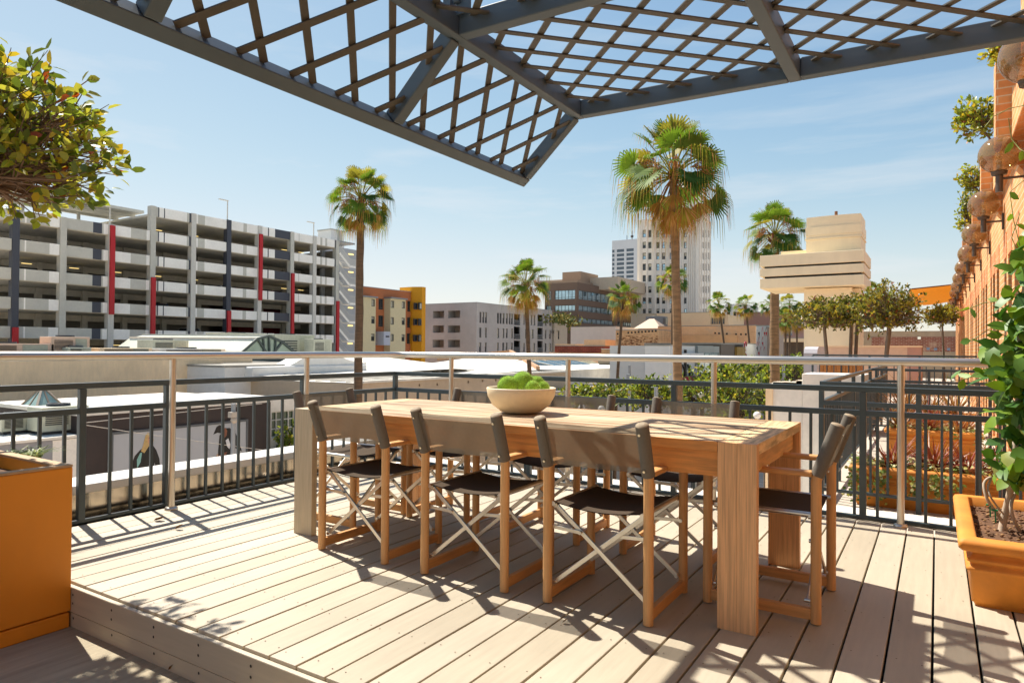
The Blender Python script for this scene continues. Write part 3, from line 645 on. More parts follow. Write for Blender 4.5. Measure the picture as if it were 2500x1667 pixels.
# ================================================================== BRICK WALL, LAMPS, NEIGHBOUR PLANTS
BRK = brick('brick_orange', 'e0a062', 'd48a50', 'd9bd98', 'xyz', .24, .076, .007, .25)
BRK_E = brick('brick_soldier', 'cf7a48', 'd98a54', 'cfae8c', 'yz', .10, .30, .006, .2)
WX, PXF = .70, .475
w = thing('brick_building', (1.2, 16, -.3), 'long orange brick building with projecting piers at the right edge', 'building')
holes = []; BAY = 2.55; Y0 = 7.95
for k in range(-4, 11):
    yb = Y0+k*BAY
    holes += [(yb+.55, yb+1.02, -.12, 2.25), (yb+1.30, yb+1.77, -.12, 2.25), (yb+1.98, yb+2.3, .1, 2.25)]
mb = MB(); mb.holed(lambda u, v, d: (WX+d, u, v), -5, 36, -.3, 3.42, holes, .22)
mb.box(.60, WX+.3, -5, 36, 3.16, 3.56, 0, .01); mb.box(WX+.22, WX+3, -5, 36, 3.3, 3.415); mb.quad((WX+3, -5, -.3), (WX+3, 36, -.3), (WX+3, 36, 3.42), (WX+3, -5, 3.42)); mb.quad((WX, 36, -.3), (WX+3, 36, -.3), (WX+3, 36, 3.42), (WX, 36, 3.42)); mb.quad((WX, -5, -.3), (WX+3, -5, -.3), (WX+3, -5, 3.42), (WX, -5, 3.42))
build('wall', mb, BRK, w)
for k in range(-4, 11):
    yb = Y0+k*BAY; mb = MB(); zt9 = 3.62+.3*(k == 0); mb.prism([(PXF, zt9), (PXF, 3.12), (WX+.02, 2.8), (WX+.3, 2.8), (WX+.3, zt9)], lambda u, v, w_: (u, w_, v), yb, yb+.24); build('pier', mb, BRK, w)
    mb = MB()
    for a, b_, c, d in holes[(k+4)*3:(k+4)*3+3]: mb.box(WX-.006, WX+.1, a-.02, b_+.02, d+.004, d+.30, 0)
    build('lintel', mb, BRK_E, w)
for a, b_, c, d in holes:
    mb = MB(); mb.box(WX+.17, WX+.19, a+.001, b_-.001, c+.001, d-.001); p = build('window', mb, M('window_frame_brown', '3a2a20', .5), w)
    g = MB(); g.box(WX+.16, WX+.168, a+.05, b_-.05, c+.05, d-.05); build('pane', g, GLASSD, p)
# globe lamps
GLOBE = thin_glass('smoked_globe', 'd4bc94', .08, .05, haze=(.44, .27, .11), hz=.36)
BULB = M('cfl_bulb', 'f0e2c4', .3, .05, 4); LMET = M('lamp_bronze', '54473c', .45, .15, 6, metal=.3)
def lamp(y):
    x, z = .492, 2.97
    l = thing('globe_lamp', (WX, y, z-.3), 'x', 'wall lamp', 'globe lamps along the brick wall')
    mb = MB(); mb.ball((x, y, z), .17, 0, 4); build('globe', mb, GLOBE, l)
    mb = MB(); mb.lathe([(0, z-.19), (.06, z-.19), (.068, z-.155), (.055, z-.15), (0, z-.15)], (x, y, 0), 20); build('collar', mb, LMET, l)
    mb = MB(); mb.tube([(x, y, z-.35), (x, y, z-.191)], .031, 16); build('stem', mb, LMET, l)
    mb = MB(); mb.tube([(x+.03, y, z-.225), (WX-.022, y, z-.225)], .012, 10); build('arm', mb, LMET, l)
    mb = MB(); mb.box(WX-.022, WX-.001, y-.035, y+.035, z-.33, z-.13, 0, .004); build('wall_plate', mb, LMET, l)
    mb = MB(); mb.lathe([(0, z-.149), (.022, z-.149), (.022, z-.07), (0, z-.07)], (x, y, 0), 12)
    mb.tube([(x+.02*cos(k*.9), y+.02*sin(k*.9), z-.07+k*.0042) for k in range(24)], .0065, 6, 1); build('bulb', mb, [LMET, BULB], l)
    return l
l0 = None
ords = ['nearest and largest globe lamp, cut by the right edge under the pergola', 'second globe lamp from the camera, wrapped by a vine tendril', 'third globe lamp along the brick wall, its bulb clearly seen', 'fourth globe lamp along the brick wall', 'fifth globe lamp along the brick wall', 'sixth globe lamp along the brick wall', 'seventh globe lamp along the brick wall', 'eighth globe lamp along the brick wall, level with the orange shade sail']
for k in range(12):
    o = lamp(5.25) if l0 is None else copy_tree(l0); l0 = l0 or o
    o.location = (WX, 5.25+k*2.52, 2.67)
    o['label'] = ords[k] if k < 8 else 'small distant globe lamp crowded at the far end of the brick wall'
# shrubs on the roof edge
for px, py, y, R_, lb in ((2398, 285, 9.4, (.31, .31, .27), 'dense green shrub topping the brick wall beside the second globe lamp'), (2378, 432, 12.2, (.22, .22, .28), 'sparse leafy shrub topping the brick wall above the third globe lamp'), (2362, 510, 13.6, (.2, .2, .42), 'olive shrub topping the brick wall behind the third globe lamp'), (2468, 118, 7.6, (.2, .2, .14), 'small sprig growing on the nearest brick pier')):
    c = at_y(px, py, y); leafy_tree('wall_shrub', (c.x+.15, c.y, 3.42), c, R_, 1, 60, 1100 if R_[0] > .3 else (110 if R_[2] < .2 else 420), .062, lb, 'shrub', 'shrubs on the brick wall', seed=int(px), tr=.012, twr=1.2, lowcut=-1, outer=.4)
# long troughs of the neighbouring terraces
trough(-.62, .60, 6.50, 6.92, -.2, .142, 'long terracotta trough of ivy and red spiky plants behind the near railing', 'terracotta troughs of the neighbours')
trough(-.55, .45, 9.95, 10.35, -.2, .135, 'second long terracotta trough further back, paler in the sun', 'terracotta troughs of the neighbours')
trough(-.6, .5, 12.6, 13.0, -.2, .15, 'third terracotta trough half hidden behind two railings', 'terracotta troughs of the neighbours')
SPK = [M('spiky_red', '8a3c24', .45, .3, 4, trans=.25), M('spiky_bronze', 'a06c36', .45, .3, 4, trans=.25), M('spiky_gold', 'a08038', .4, .25, 4, trans=.3)]
def spiky(x, y, z, n, h, label, mats, seed):
    r = random.Random(seed); mb = MB()
    for k in range(n):
        a = r.uniform(0, 2*pi); el = r.uniform(.12, 1.1); d = Vector((cos(a)*cos(el), sin(a)*cos(el), sin(el))); s = d.cross(Vector((0, 0, 1))).normalized(); p = Vector((x+r.gauss(0, .02), y+r.gauss(0, .02), z+r.uniform(0, .05))); L_ = h*r.uniform(.6, 1.15); nn = s.cross(d); vs = []
        for i in range(5):
            u = i/4; c = p+d*L_*u-nn*L_*.10*u*u*r.choice((0, 1, -.4)); w_ = .011*(1-u**1.6)*(.5+min(1, u*4)*.5)+.0006; vs += [c-s*w_, c+nn*w_*.5, c+s*w_]
        mb.add(vs, [(3*i+j, 3*i+j+1, 3*i+j+4, 3*i+j+3) for i in range(4) for j in (0, 1)], 0 if r.random() < .7 else 1)
    tag(build('spiky_plant', mb, mats, None, (x, y, z), fix=False), label, 'plant', 'spiky plants in the troughs')
for x, y, z, n, h, lb, mats, sd in ((-.33, 6.7, .09, 55, .34, 'red spiky plant at the left of the nearest trough', SPK[:2], 1), (-.02, 6.72, .09, 70, .36, 'red spiky plant in the middle of the nearest trough', SPK[:2], 2), (.22, 6.7, .09, 70, .36, 'red spiky plant at the right of the nearest trough, by the small clay pot', SPK[:2], 3), (.45, 6.72, .09, 50, .34, 'red spiky plant in the nearest trough, partly behind the vine', SPK[:2], 4),
        (-.4, 10.15, .09, 60, .5, 'bronze spiky plant at the left of the second trough', SPK[1:], 5), (-.1, 10.15, .09, 60, .5, 'red-brown spiky plant in the middle of the second trough', [SPK[0], SPK[1]], 6), (.25, 10.15, .09, 60, .5, 'bronze spiky plant at the right of the second trough', [SPK[1], SPK[0]], 7),
        (-.45, 12.8, .1, 70, .8, 'tall golden spiky plant at the left of the third trough', SPK[1:], 8), (-.1, 12.8, .1, 70, .8, 'tall golden spiky plant in the middle of the third trough', SPK[1:], 9), (.25, 12.8, .1, 70, .75, 'tall golden spiky plant at the right of the third trough', SPK[1:], 10)):
    spiky(x, y, z, n, h, lb, mats, sd)
IVY = [M('ivy_pale', 'c9c487', .5, .2, 9, trans=.3), M('ivy_green', '6f8432', .45, .25, 9, trans=.3), M('ivy_yellow', 'a9a548', .5, .2, 9, trans=.3)]
def ivy(x0, x1, y0, y1, z, n, hang, label, seed):
    r = random.Random(seed); mb = MB()
    for k in range(n):
        p = Vector((r.uniform(x0, x1), r.uniform(y0, y1), z+abs(r.gauss(0, .03)))); leaf(mb, p, Vector((r.gauss(0, 1), r.gauss(-.3, 1), r.uniform(-.2, .6))), Vector((0, -.4, 1))+rv(r)*.6, r.uniform(.022, .04), r.uniform(.02, .034), r.choice((0, 0, 1, 2)), .1, .1)
    for hxp, ln in hang:
        for q in range(int(ln*170)):
            f = r.random(); p = Vector((hxp+r.gauss(0, .02+.02*f), y0-.035-r.uniform(0, .03), z-f*ln)); leaf(mb, p, Vector((r.gauss(0, 1), -.4, -.6)), Vector((0, -1, .4))+rv(r)*.5, r.uniform(.022, .036), r.uniform(.02, .03), r.choice((0, 1, 1, 2)), .1, .1)
    tag(build('trailing_ivy', mb, IVY, None, ((x0+x1)/2, (y0+y1)/2, z), fix=False), label, 'plant')
ivy(-.64, .58, 6.5, 6.88, .135, 900, ((-.61, .3), (-.56, .2), (-.42, .28), (-.38, .2), (-.02, .15), (.1, .12), (-.18, .2), (.0, .22)), 'pale variegated ivy spilling over the nearest long trough', 21)
ivy(-.53, .43, 9.95, 10.3, .13, 600, ((.44, .2), (.2, .08)), 'green and pale ivy in the second long trough', 22)
mb = MB(); mb.lathe([(0, .1), (.035, .1), (.05, .16), (.053, .185), (.047, .185), (.042, .15), (0, .15)], (.235, 6.62, 0), 20)
tag(build('clay_pot', mb, M('clay', 'c4835c', .8, .1, 10), None, (.235, 6.62, .1)), 'small clay pot sunk among the red spiky plants of the nearest trough', 'pot')
# white projecting wall beside the neighbouring terraces
b = thing('facade_wall', (-1.7, 12.2, GZ), 'white stuccoed projecting wall left of the close picket railing', 'wall')
p0, p1, p2, p3 = at_y(1873, 950, 12), at_y(1958, 912, 12), at_y(2040, 912, 12), at_y(1887, 950, 12)
mb = MB(); mb.box(p0.x, p1.x, 12, 12.9, GZ, at_y(1900, 938, 12).z); mb.box(p1.x, -.97, 12.003, 12.9, GZ, p1.z, 0, .01); build('wall', mb, WHITE, b)
mb = MB(); mb.box(p0.x-.02, p3.x, 11.97, 11.999, GZ, at_y(1900, 938, 12).z-.04); build('edge_strip', mb, CREAM, b)
mb = MB(); r = random.Random(4)
for k in range(46):
    x = r.uniform(p0.x+.05, p1.x-.1); mb.box(x, x+.12, 12.1, 12.2+.3*r.random(), at_y(1900, 938, 12).z, at_y(1900, 938, 12).z+.02+.05*(k > 30)*(x > p0.x+.4)+.02*r.random(), 0, .006)
build('broken_brick', mb, M('rubble', 'cfc0ac', .9, .15, 10), b)
# orange boxes and clipped trees further back
for x0, x1, lb in ((at_y(2000, 900, 16.6).x, at_y(2052, 900, 16.6).x, 'orange wooden box planter behind the far railing, left of the pair'), (at_y(2056, 900, 16.6).x, at_y(2100, 900, 16.6).x, 'orange wooden box planter behind the far railing, right of the pair')):
    t = thing('planter_box', ((x0+x1)/2, 17, -.2), lb, 'planter', 'orange boxes behind the far railing'); mb = MB(); n = 5
    for k in range(n): mb.box(x0+(x1-x0)*k/n+.004, x0+(x1-x0)*(k+1)/n-.004, 16.6, 16.64, -.198, .86, 0, .003)
    mb.box(x0, x1, 16.645, 17.5, -.198, .80); build('wall', mb, M('orange_boards', 'b9783a', .6, .2, 5, .1, stretch=(4, 4, .4)), t)
b = thing('parapet_wall', (-2, 24, -.3), 'long peach and pink rendered parapet behind the clipped trees', 'parapet')
q0, q1, q2 = at_y(1995, 850, 24), at_y(2215, 848, 24), at_y(2250, 848, 24)
mb = MB(); mb.box(q0.x, q1.x, 24, 24.4, -.3, q1.z); build('wall', mb, PINKB, b)
mb = MB(); mb.box(q1.x+.002, q2.x, 23.99, 26, -.3, q1.z+.005); build('end_block', mb, M('pink_render', 'b88f80', .85, .06, 5), b)
mb = MB(); mb.box(q0.x-.02, q2.x+.02, 23.96, 24.42, q1.z+.006, q1.z+.05); build('coping', mb, CREAM, b)
b = thing('parapet_wall', (at_y(1975, 870, 20).x, 20, -3), 'rounded pale grey parapet end beside the far railing', 'parapet')
s0, s1 = at_y(1962, 870, 20), at_y(1995, 870, 20); mb = MB(); mb.prism([(20, -3), (22, -3), (22, at_y(1970, 846, 20).z), (20.3, at_y(1970, 846, 20).z), (20.08, at_y(1970, 852, 20).z), (20, at_y(1970, 862, 20).z)], lambda u, v, w_: (w_, u, v), s0.x, s1.x); build('wall', mb, M('pale_grey_render', 'b5b2b6', .8, .05, 5, var2=.1), b)
for px, py, y, R_, bpx, nt_, lb in ((1318+720, 767, 18.2, (1.25, 1.0, .62), 1352+0, 1, ''),):
    pass
TD = [((1955, 768), (.86, .8, .50), 1905+50, 17.2, 1, 'spreading clipped tree with olive leaves in front of the beige shaft', 1353),
      ((2062, 765), (.8, .8, .55), 2058, 17.4, 2, 'middle clipped tree with two thin trunks behind the far railing', 1405),
      ((2165, 745), (.92, .9, .72), 2158, 17.0, 2, 'tallest clipped tree with paired dark trunks behind the far railing', 1630)]
TRK = [((2012, 768), (.78, .8, .40), 2042, 17.2, 1, 'spreading clipped tree with olive leaves in front of the beige shaft'), ((2085, 758), (.62, .7, .44), 2082, 17.6, 2, 'middle clipped tree with two thin trunks behind the far railing'), ((2165, 752), (.86, .85, .68), 2156, 17.0, 2, 'tallest clipped tree with paired dark trunks behind the far railing')]
OL = [M('olive_leaf', '83862e', .45, .25, 3, trans=.4), M('olive_leaf_dark', '525c20', .45, .25, 3, trans=.25), M('olive_leaf_gold', 'a8972e', .45, .25, 3, trans=.4), M('olive_leaf_red', '8a4a20', .45, .2, 3, trans=.3)]
GTW = M('grey_twig', '85745f', .9, .2, 8)
for i, ((px, py), R_, bpx, y, ntk, lb) in enumerate(TRK):
    c = at_y(px, py, y); base = at_y(bpx, 905, y); leafy_tree('clipped_tree', (base.x, y, -.2), c, R_, ntk, 230, 4000, .078, lb, 'tree', 'clipped trees of the far terrace', seed=40+i, mats=OL, wts=(4, 2, 2, .5), tr=.045, twr=.7, lowcut=-.7, outer=.5, bark=M('grey_bark', '7d6f60', .9, .2, 9), twig=GTW)
c = at_y(2300, 770, 25); leafy_tree('clipped_tree', (at_y(2306, 850, 25).x, 25, -.2), c, (.58, .6, .40), 1, 150, 3000, .07, 'small round clipped tree on a slim trunk before the ruined brick wall', 'tree', 'clipped trees of the far terrace', seed=50, mats=[OL[0], OL[1], LF[1], LF[3]], wts=(4, 2, 2, 1), tr=.035, twr=.8, lowcut=-.6, outer=.5, bark=M('grey_bark', '7d6f60', .9, .2, 9))
c = at_y(2306, 878, 24.5); grass_tuft((c.x, 24.6, c.z-.2), 260, .42, .55, 'tuft of bright green grass at the foot of the small round tree', mats=[M('bright_grass', '6f9a3a', .5, .2, 4, trans=.3), GR[0]], w=.012)
# ruined brick wall
b = thing('ruined_wall', (-1, 40, -.3), 'weathered red brick wall with patches of plaster and holes at the far end', 'wall')
r0, r1 = at_y(2128, 850, 40), at_y(2345, 850, 40); zt, zm, zb = at_y(2240, 808, 40).z, at_y(2240, 822, 40).z, at_y(2240, 858, 40).z
hl = [(at_y(p, 848, 40).x, at_y(p, 848, 40).x+.14, at_y(2240, q, 40).z-.12, at_y(2240, q, 40).z) for p, q in ((2262, 848), (2280, 849), (2312, 849), (2240, 822))]
mb = MB(); mb.holed(lambda u, v, d: (u, 40+d, v), r0.x, r1.x, zb, zm, hl, .2); build('brickwork', mb, brick('old_brick', '8e4a36', 'a1604a', 'b79a86', 'xz', .22, .075, .012, .35, .8, 'c0a189'), b)
mb = MB(); mb.box(r0.x-1.2, r1.x+.3, 40.02, 40.4, zm+.002, zt); mb.box(r0.x-1.2, r0.x-.002, 40.01, 40.4, -.3, zm); mb.box(r0.x, r1.x+.3, 39.98, 40.4, -.3, zb-.002); build('render', mb, M('old_render', 'b9a58a', .9, .12, 3, .2, var2=.2), b)
# orange shade sail
sa = thing('shade_sail', at_y(2280, 725, 26), 'orange fabric shade sail stretched from the brick wall', 'shade sail')
A, B, C_, D_ = at_y(2355, 692, 27), at_y(2222, 706, 24), at_y(2212, 742, 30), at_y(2352, 722, 30)
mb = MB(); vs = []; n = 12
for i in range(n+1):
    for j in range(n+1):
        u, v_ = i/n, j/n; p = A.lerp(B, u).lerp(D_.lerp(C_, u), v_); vs.append(p+Vector((0, 0, -.28*sin(pi*v_)*.9-.12*sin(pi*u)*v_)))
mb.add(vs, [(i*(n+1)+j, (i+1)*(n+1)+j, (i+1)*(n+1)+j+1, i*(n+1)+j+1) for i in range(n) for j in range(n)], 0, True); build('canopy', mb, M('sail_fabric', 'c0761f', .8, .08, 8, trans=.35), sa)
mb = MB(); mb.tube([A, B], .02, 6); mb.tube([B, C_], .012, 6); build('edge_cord', mb, M('sail_edge', '6a3d18', .8), sa)
# beige pylon of the building next door
b = thing('pylon', (-3.8, 31, GZ), 'tall beige stuccoed pylon with three stacked slabs and a block on top', 'building')
PY = 30.
def X(px): return at_y(px, 700, PY).x
def Z(py, px=2000): return at_y(px, py, PY).z
SH = M('pylon_stucco', 'f0deba', .85, .05, 3, .08, stretch=(1, 1, .3), var2=.1)
mb = MB(); mb.box(X(1963), X(2080), PY, PY+2.1, GZ, Z(704)); build('shaft', mb, SH, b)
mb = MB(); mb.box(X(2080)+.004, X(2080)+.25, PY+.5, PY+2, GZ, Z(704)-.004); build('return', mb, SH, b)
for i, (a, c_) in enumerate(((702, 677.5), (672.5, 652), (647.5, 620))):
    mb = MB(); mb.box(X(1862), X(2113), PY-.55, PY+2.6, Z(a), Z(c_), 0, .015); build('slab', mb, SH, b)
mb = MB(); mb.box(X(1872), X(2104), PY-.40, PY+2.4, Z(677.2), Z(672.8)); mb.box(X(1872), X(2104), PY-.40, PY+2.4, Z(651.7), Z(647.8)); build('gap', mb, DARKM, b)
mb = MB(); n = 10
for (z0, z1, gr) in ((619.5, 583, .012), (582.7, 579, .045), (578.7, 573, .02), (572.7, 552, .035), (551.7, 527, 0.0)):
    poly = []
    for k in range(n+1):
        u = k/n; poly.append((X(1966)-gr+(X(2100)-X(1966)+2*gr)*u, PY+.25-gr-.09*sin(pi*u)))
    poly += [(X(2100)+gr, PY+2.2), (X(1966)-gr, PY+2.2)]
    mb.prism(poly, lambda u, v, w_: (u, v, w_), Z(z0), Z(z1))
build('crown_block', mb, SH, b)
mb = MB(); mb.box(X(1896), X(1962), PY+.9, PY+1.8, Z(619.8), Z(601)); build('low_block', mb, SH, b)
mb = MB(); mb.tube([(X(2034), PY+.9, Z(527)), (X(2034), PY+.9, Z(510))], .06, 10); build('pipe', mb, M('rusty_pipe', '7d5236', .8), b)
# ================================================================== CITY
def FX(X): return lambda u, v, w: (X-w, u, v)            # facade looking towards +X (u = y)
def FY(Y): return lambda u, v, w: (u, Y+w, v)            # facade looking towards -Y (u = x)
def fbox(mb, fn, u0, u1, v0, v1, w0, w1, mi=0, bev=0):
    p, q = fn(u0, v0, w0), fn(u1, v1, w1); return mb.box(p[0], q[0], p[1], q[1], p[2], q[2], mi, bev)
def pxr(kind, c, x0, y0, x1, y1):
    f = (lambda x, y: (lambda P: (P.y, P.z))(at_x(x, y, c))) if kind == 'x' else (lambda x, y: (lambda P: (P.x, P.z))(at_y(x, y, c)))
    ym, xm = (y0+y1)/2, (x0+x1)/2
    return (f(x0, ym)[0], f(x1, ym)[0], f(xm, y1)[1], f(xm, y0)[1])
WF = M('window_frame', '4a4844', .5, .1, 4); WFW = M('window_frame_white', 'c9c6bd', .5, .08, 4); BLIND = M('window_blind', 'c8c2ac', .8, .1, 20)
def window(parent, fn, h, dep=.16, muls=(), hmul=(), fr=.06, mat=None, glass=None, blind=0):
    u0, u1, v0, v1 = h; mb = MB(); a, b = dep-.09, dep-.01
    fbox(mb, fn, u0, u1, v0, v0+fr, a, b); fbox(mb, fn, u0, u1, v1-fr, v1, a, b); fbox(mb, fn, u0, u0+fr, v0+fr, v1-fr, a, b); fbox(mb, fn, u1-fr, u1, v0+fr, v1-fr, a, b)
    for m_ in muls: u = u0+(u1-u0)*m_; fbox(mb, fn, u-fr*.35, u+fr*.35, v0+fr, v1-fr, a+.01, b)
    for m_ in hmul: v = v0+(v1-v0)*m_; fbox(mb, fn, u0+fr, u1-fr, v-fr*.35, v+fr*.35, a+.012, b)
    w = build('window', mb, mat or WF, parent); mb = MB()
    fbox(mb, fn, u0+.01, u1-.01, v0+.01, v1-.01, dep+.002, dep+.03); build('pane', mb, glass or GLASSD, w)
    if blind:
        mb = MB(); fbox(mb, fn, u0+fr, u1-fr, v1-fr-(v1-v0)*blind, v1-fr, dep-.008, dep-.002); build('blind', mb, BLIND, w)
    return w
# ------------------------------------------------------------------ parking garage
GX = -80.
zr = lambda x, y: (x*.38265, 450+y*.38265)
gy = lambda zx, zy=600: at_x(*zr(zx, zy), GX).y
G = thing('parking_garage', (GX-8, 52, GZ), 'long open parking garage with grey, white and red panels', 'parking garage')
colx = [-95, 97, 400, 708, 972, 1231, 1457, 1655, 1861, 2005, 2150]; colw = [44, 44, 40, 30, 44, 32, 24, 28, 22, 20, 26]
cy = [gy(x) for x in colx]
zt = [at_x(*zr(422, v), GX).z for v in (213, 385, 563, 742, 915)]; zb_ = [at_x(*zr(422, v), GX).z for v in (282, 458, 635, 808, 980)]
step = (zt[0]-zt[4])/4; hp = sum(a-b for a, b in zip(zt, zb_))/5; ztop = zt[0]+step
GA = M('garage_white', 'f2efe8', .7, .05, 4, var2=.08); GB = M('garage_grey', 'c2c0b6', .7, .05, 4, var2=.08); GC = M('garage_dark', '40434d', .6, .08, 4); GR_ = M('garage_red', 'b3101c', .5, .06, 4); GCO = M('garage_concrete', 'cbc6ba', .85, .1, 2, var2=.15)
GD = M('garage_mid_grey', 'cac7bf', .7, .05, 4)
levels = [ztop-step*k for k in range(8)]
pat = {0: [(0, .35, 1), (.35, .42, 0), (.42, 1, 1)], 1: [(0, .12, 1), (.12, .16, 0), (.16, .74, 1), (.74, 1, 0)], 2: [(0, .62, 1), (.62, .84, 2), (.84, .88, 1), (.88, 1, 0)], 3: [(0, .45, 0), (.45, .90, 1), (.90, 1, 0)],
       4: [(0, .06, 1), (.06, .09, 2), (.09, .22, 0), (.22, .25, 2), (.25, .88, 0), (.88, .95, 1), (.95, 1, 2)], 5: [(0, .06, 0), (.06, .28, 1), (.28, 1, 0)], 6: [(0, .45, 0), (.45, .58, 1), (.58, 1, 0)], 7: [(0, .2, 0), (.2, .24, 2), (.24, .45, 0), (.45, 1, 2)], 8: [(0, .25, 0), (.25, .28, 1), (.28, 1, 0)], 9: [(0, .2, 0), (.2, .3, 1), (.3, .45, 0), (.45, .55, 1), (.55, .95, 0), (.95, 1, 2)]}
for i in range(len(cy)-1):
    a, b = cy[i]+.35, cy[i+1]-.35
    for k, z in enumerate(levels):
        if k == 0 and i < 4: continue
        if z-hp < GZ+1: continue
        mb = MB()
        for f0, f1, mi in pat[i]: mb.box(GX-.18, GX-(.0 if mi == 0 else .012), a+(b-a)*f0, a+(b-a)*f1, z-hp, z, mi)
        build('spandrel_panel', mb, [GA, GB, GC], G)
        mb = MB(); mb.box(GX-.3, GX-.19, a, b, z-hp-.06, z-hp+.25); build('edge_beam', mb, GCO, G)
for i, (y, x) in enumerate(zip(cy, colx)):
    mb = MB(); w = max(.32, abs(gy(x+colw[i]/2)-gy(x-colw[i]/2))*.36)
    top = ztop+.05 if i >= 4 else zt[0]+.02
    mb.box(GX-.7, GX+.12, y-w, y+w, GZ, top, 0 if i not in (1, 6) else 1, .02); build('column', mb, [GD if i % 2 else GB, GC], G)
def redp(i, z0, z1, side=1, wd=.27):
    mb = MB(); w = .5; mb.box(GX+.125, GX+.40, cy[i]-wd, cy[i]+wd*.9, z0, z1, 0, .01); build('red_panel', mb, GR_, G)
redp(1, GZ+2, at_x(*zr(80, 912), GX).z); redp(3, at_x(*zr(708, 830), GX).z, at_x(*zr(708, 264), GX).z); redp(4, GZ+1, at_x(*zr(970, 594), GX).z)
redp(6, GZ+1, at_x(*zr(1440, 806), GX).z); redp(7, at_x(*zr(1655, 740), GX).z, at_x(*zr(1655, 318), GX).z); redp(8, GZ+1, at_x(*zr(1855, 568), GX).z); redp(10, GZ+1, at_x(*zr(2148, 745), GX).z)
for k, z in enumerate(levels):
    y0 = cy[4]-.4 if k == 0 else cy[0]
    mb = MB(); mb.box(GX-22, GX-.31, y0, cy[-1]+.4, z-hp-.05, z-hp+.2)
    mb.box(GX-9.4, GX-8.8, y0, cy[-1]+.4, z-hp-.75, z-hp-.051)
    build('floor_slab', mb, GCO, G)
mb = MB(); mb.box(GX-22.2, GX-22, cy[0], cy[-1]+.4, GZ, ztop-step*.5); mb.box(GX-12.1, GX-12, cy[0], cy[-1]-14, GZ, zt[0]-1.5); mb.box(GX-22, GX-.4, cy[-1]+.45, cy[-1]+.7, GZ, ztop-step*.5); build('inner_wall', mb, M('garage_inner', '8a857a', .9, .1, 2), G)
mb = MB()
for i in range(0, 10): mb.box(GX-9, GX-8.4, cy[i]+1, cy[i]+1.6, GZ, zt[0]-hp)
build('inner_column', mb, GCO, G)
mb = MB(); mb.box(GX-14, GX-12.3, cy[8], cy[10], GZ, ztop-hp-.1); build('red_inner_wall', mb, M('garage_red_inner', '7a1216', .7), G)
LIT = emit('garage_light', (1, .72, .25), .85)
for i in range(len(cy)-1):
    for k, z in enumerate(levels[:7]):
        if (i*5+k*3) % 5 > 1 or (k == 0 and i < 4): continue
        mb = MB(); yy = cy[i]+(cy[i+1]-cy[i])*(.72 if i < 9 else .45); mb.box(GX-5.5, GX-5.35, yy-.5, yy+.5, z-hp-.69, z-hp-.64); build('ceiling_light', mb, LIT, G)
CARP = [M('car_paint_%s' % n_, c_, .25, .03, 2) for n_, c_ in (('white', 'd9d9d6'), ('silver', '9a9da0'), ('black', '1c1d20'), ('red', '8a1a1c'), ('blue', '2c3f63'))]
def parked_car(x, y, z, mi, label):
    c = thing('parked_car', (x, y, z), label, 'car', 'cars parked in the garage'); fn = lambda u, v, w: (x+u, y+w, z+v)
    mb = MB(); mb.prism([(-2.2, .28), (2.2, .28), (2.25, .6), (2.1, .85), (1.15, .95), (.55, 1.42), (-.9, 1.45), (-1.7, .98), (-2.2, .9)], fn, -.86, .86); build('body', mb, CARP[mi], c)
    mb = MB(); P = [(1.02, .97), (.5, 1.36), (-.85, 1.39), (-1.5, 1.0)]
    mb.prism(P, fn, -.875, -.862); mb.prism(P, fn, .862, .875); mb.quad(fn(1.17, .97, -.7), fn(1.17, .97, .7), fn(.6, 1.41, .62), fn(.6, 1.41, -.62)); build('window', mb, GLASSD, c)
    for u in (-1.35, 1.35):
        for w in (-.78, .78): mb = MB(); mb.tube([(x+u, y+w-.1, z+.33), (x+u, y+w+.1, z+.33)], .33, 16); build('wheel', mb, RUB, c)
    for w in (-.6, .6): mb = MB(); mb.box(x+2.2, x+2.28, y+w-.2, y+w+.2, z+.62, z+.76); build('headlight', mb, WFW, c)
for k, (bi, lv_, f, mi, lb) in enumerate(((2, 1, .45, 1, 'silver car parked in the garage on the second level, left of the first red column'), (5, 2, .5, 0, 'white car parked in the middle of the garage on an upper level'), (6, 3, .3, 0, 'white car parked in the garage just right of the dark column'), (7, 3, .6, 3, 'dark red car parked near the garage end on a middle level'), (7, 2, .45, 2, 'black car parked near the garage end above the dark red one'), (4, 4, .5, 4, 'blue car parked in the garage behind the second red column'), (1, 3, .5, 2, 'black car parked at the left end of the garage'), (5, 5, .35, 1, 'silver car parked low in the middle of the garage'), (1, 2, .35, 4, 'blue car parked at the left end of the garage, one level above the black one'))):
    parked_car(GX-3.2, cy[bi]+(cy[bi+1]-cy[bi])*f, levels[lv_]-hp+.205, mi, lb)
# dark solar canopy on its roof
s0 = at_x(245, 503, GX-4); s1 = at_x(352, 520, GX-4); mb = MB(); mb.box(GX-12, GX-4, cy[1], s1.y, s0.z, s0.z+.35)
for q in range(2): mb.box(GX-6.2-q*4, GX-6-q*4, cy[1], s1.y, s0.z-.3, s0.z-.002)
for q in range(4): mb.box(GX-9.2, GX-8.9, cy[1]+4+q*6, cy[1]+4.3+q*6, zt[0]-1, s0.z-.301)
build('roof_canopy', mb, GB, G)
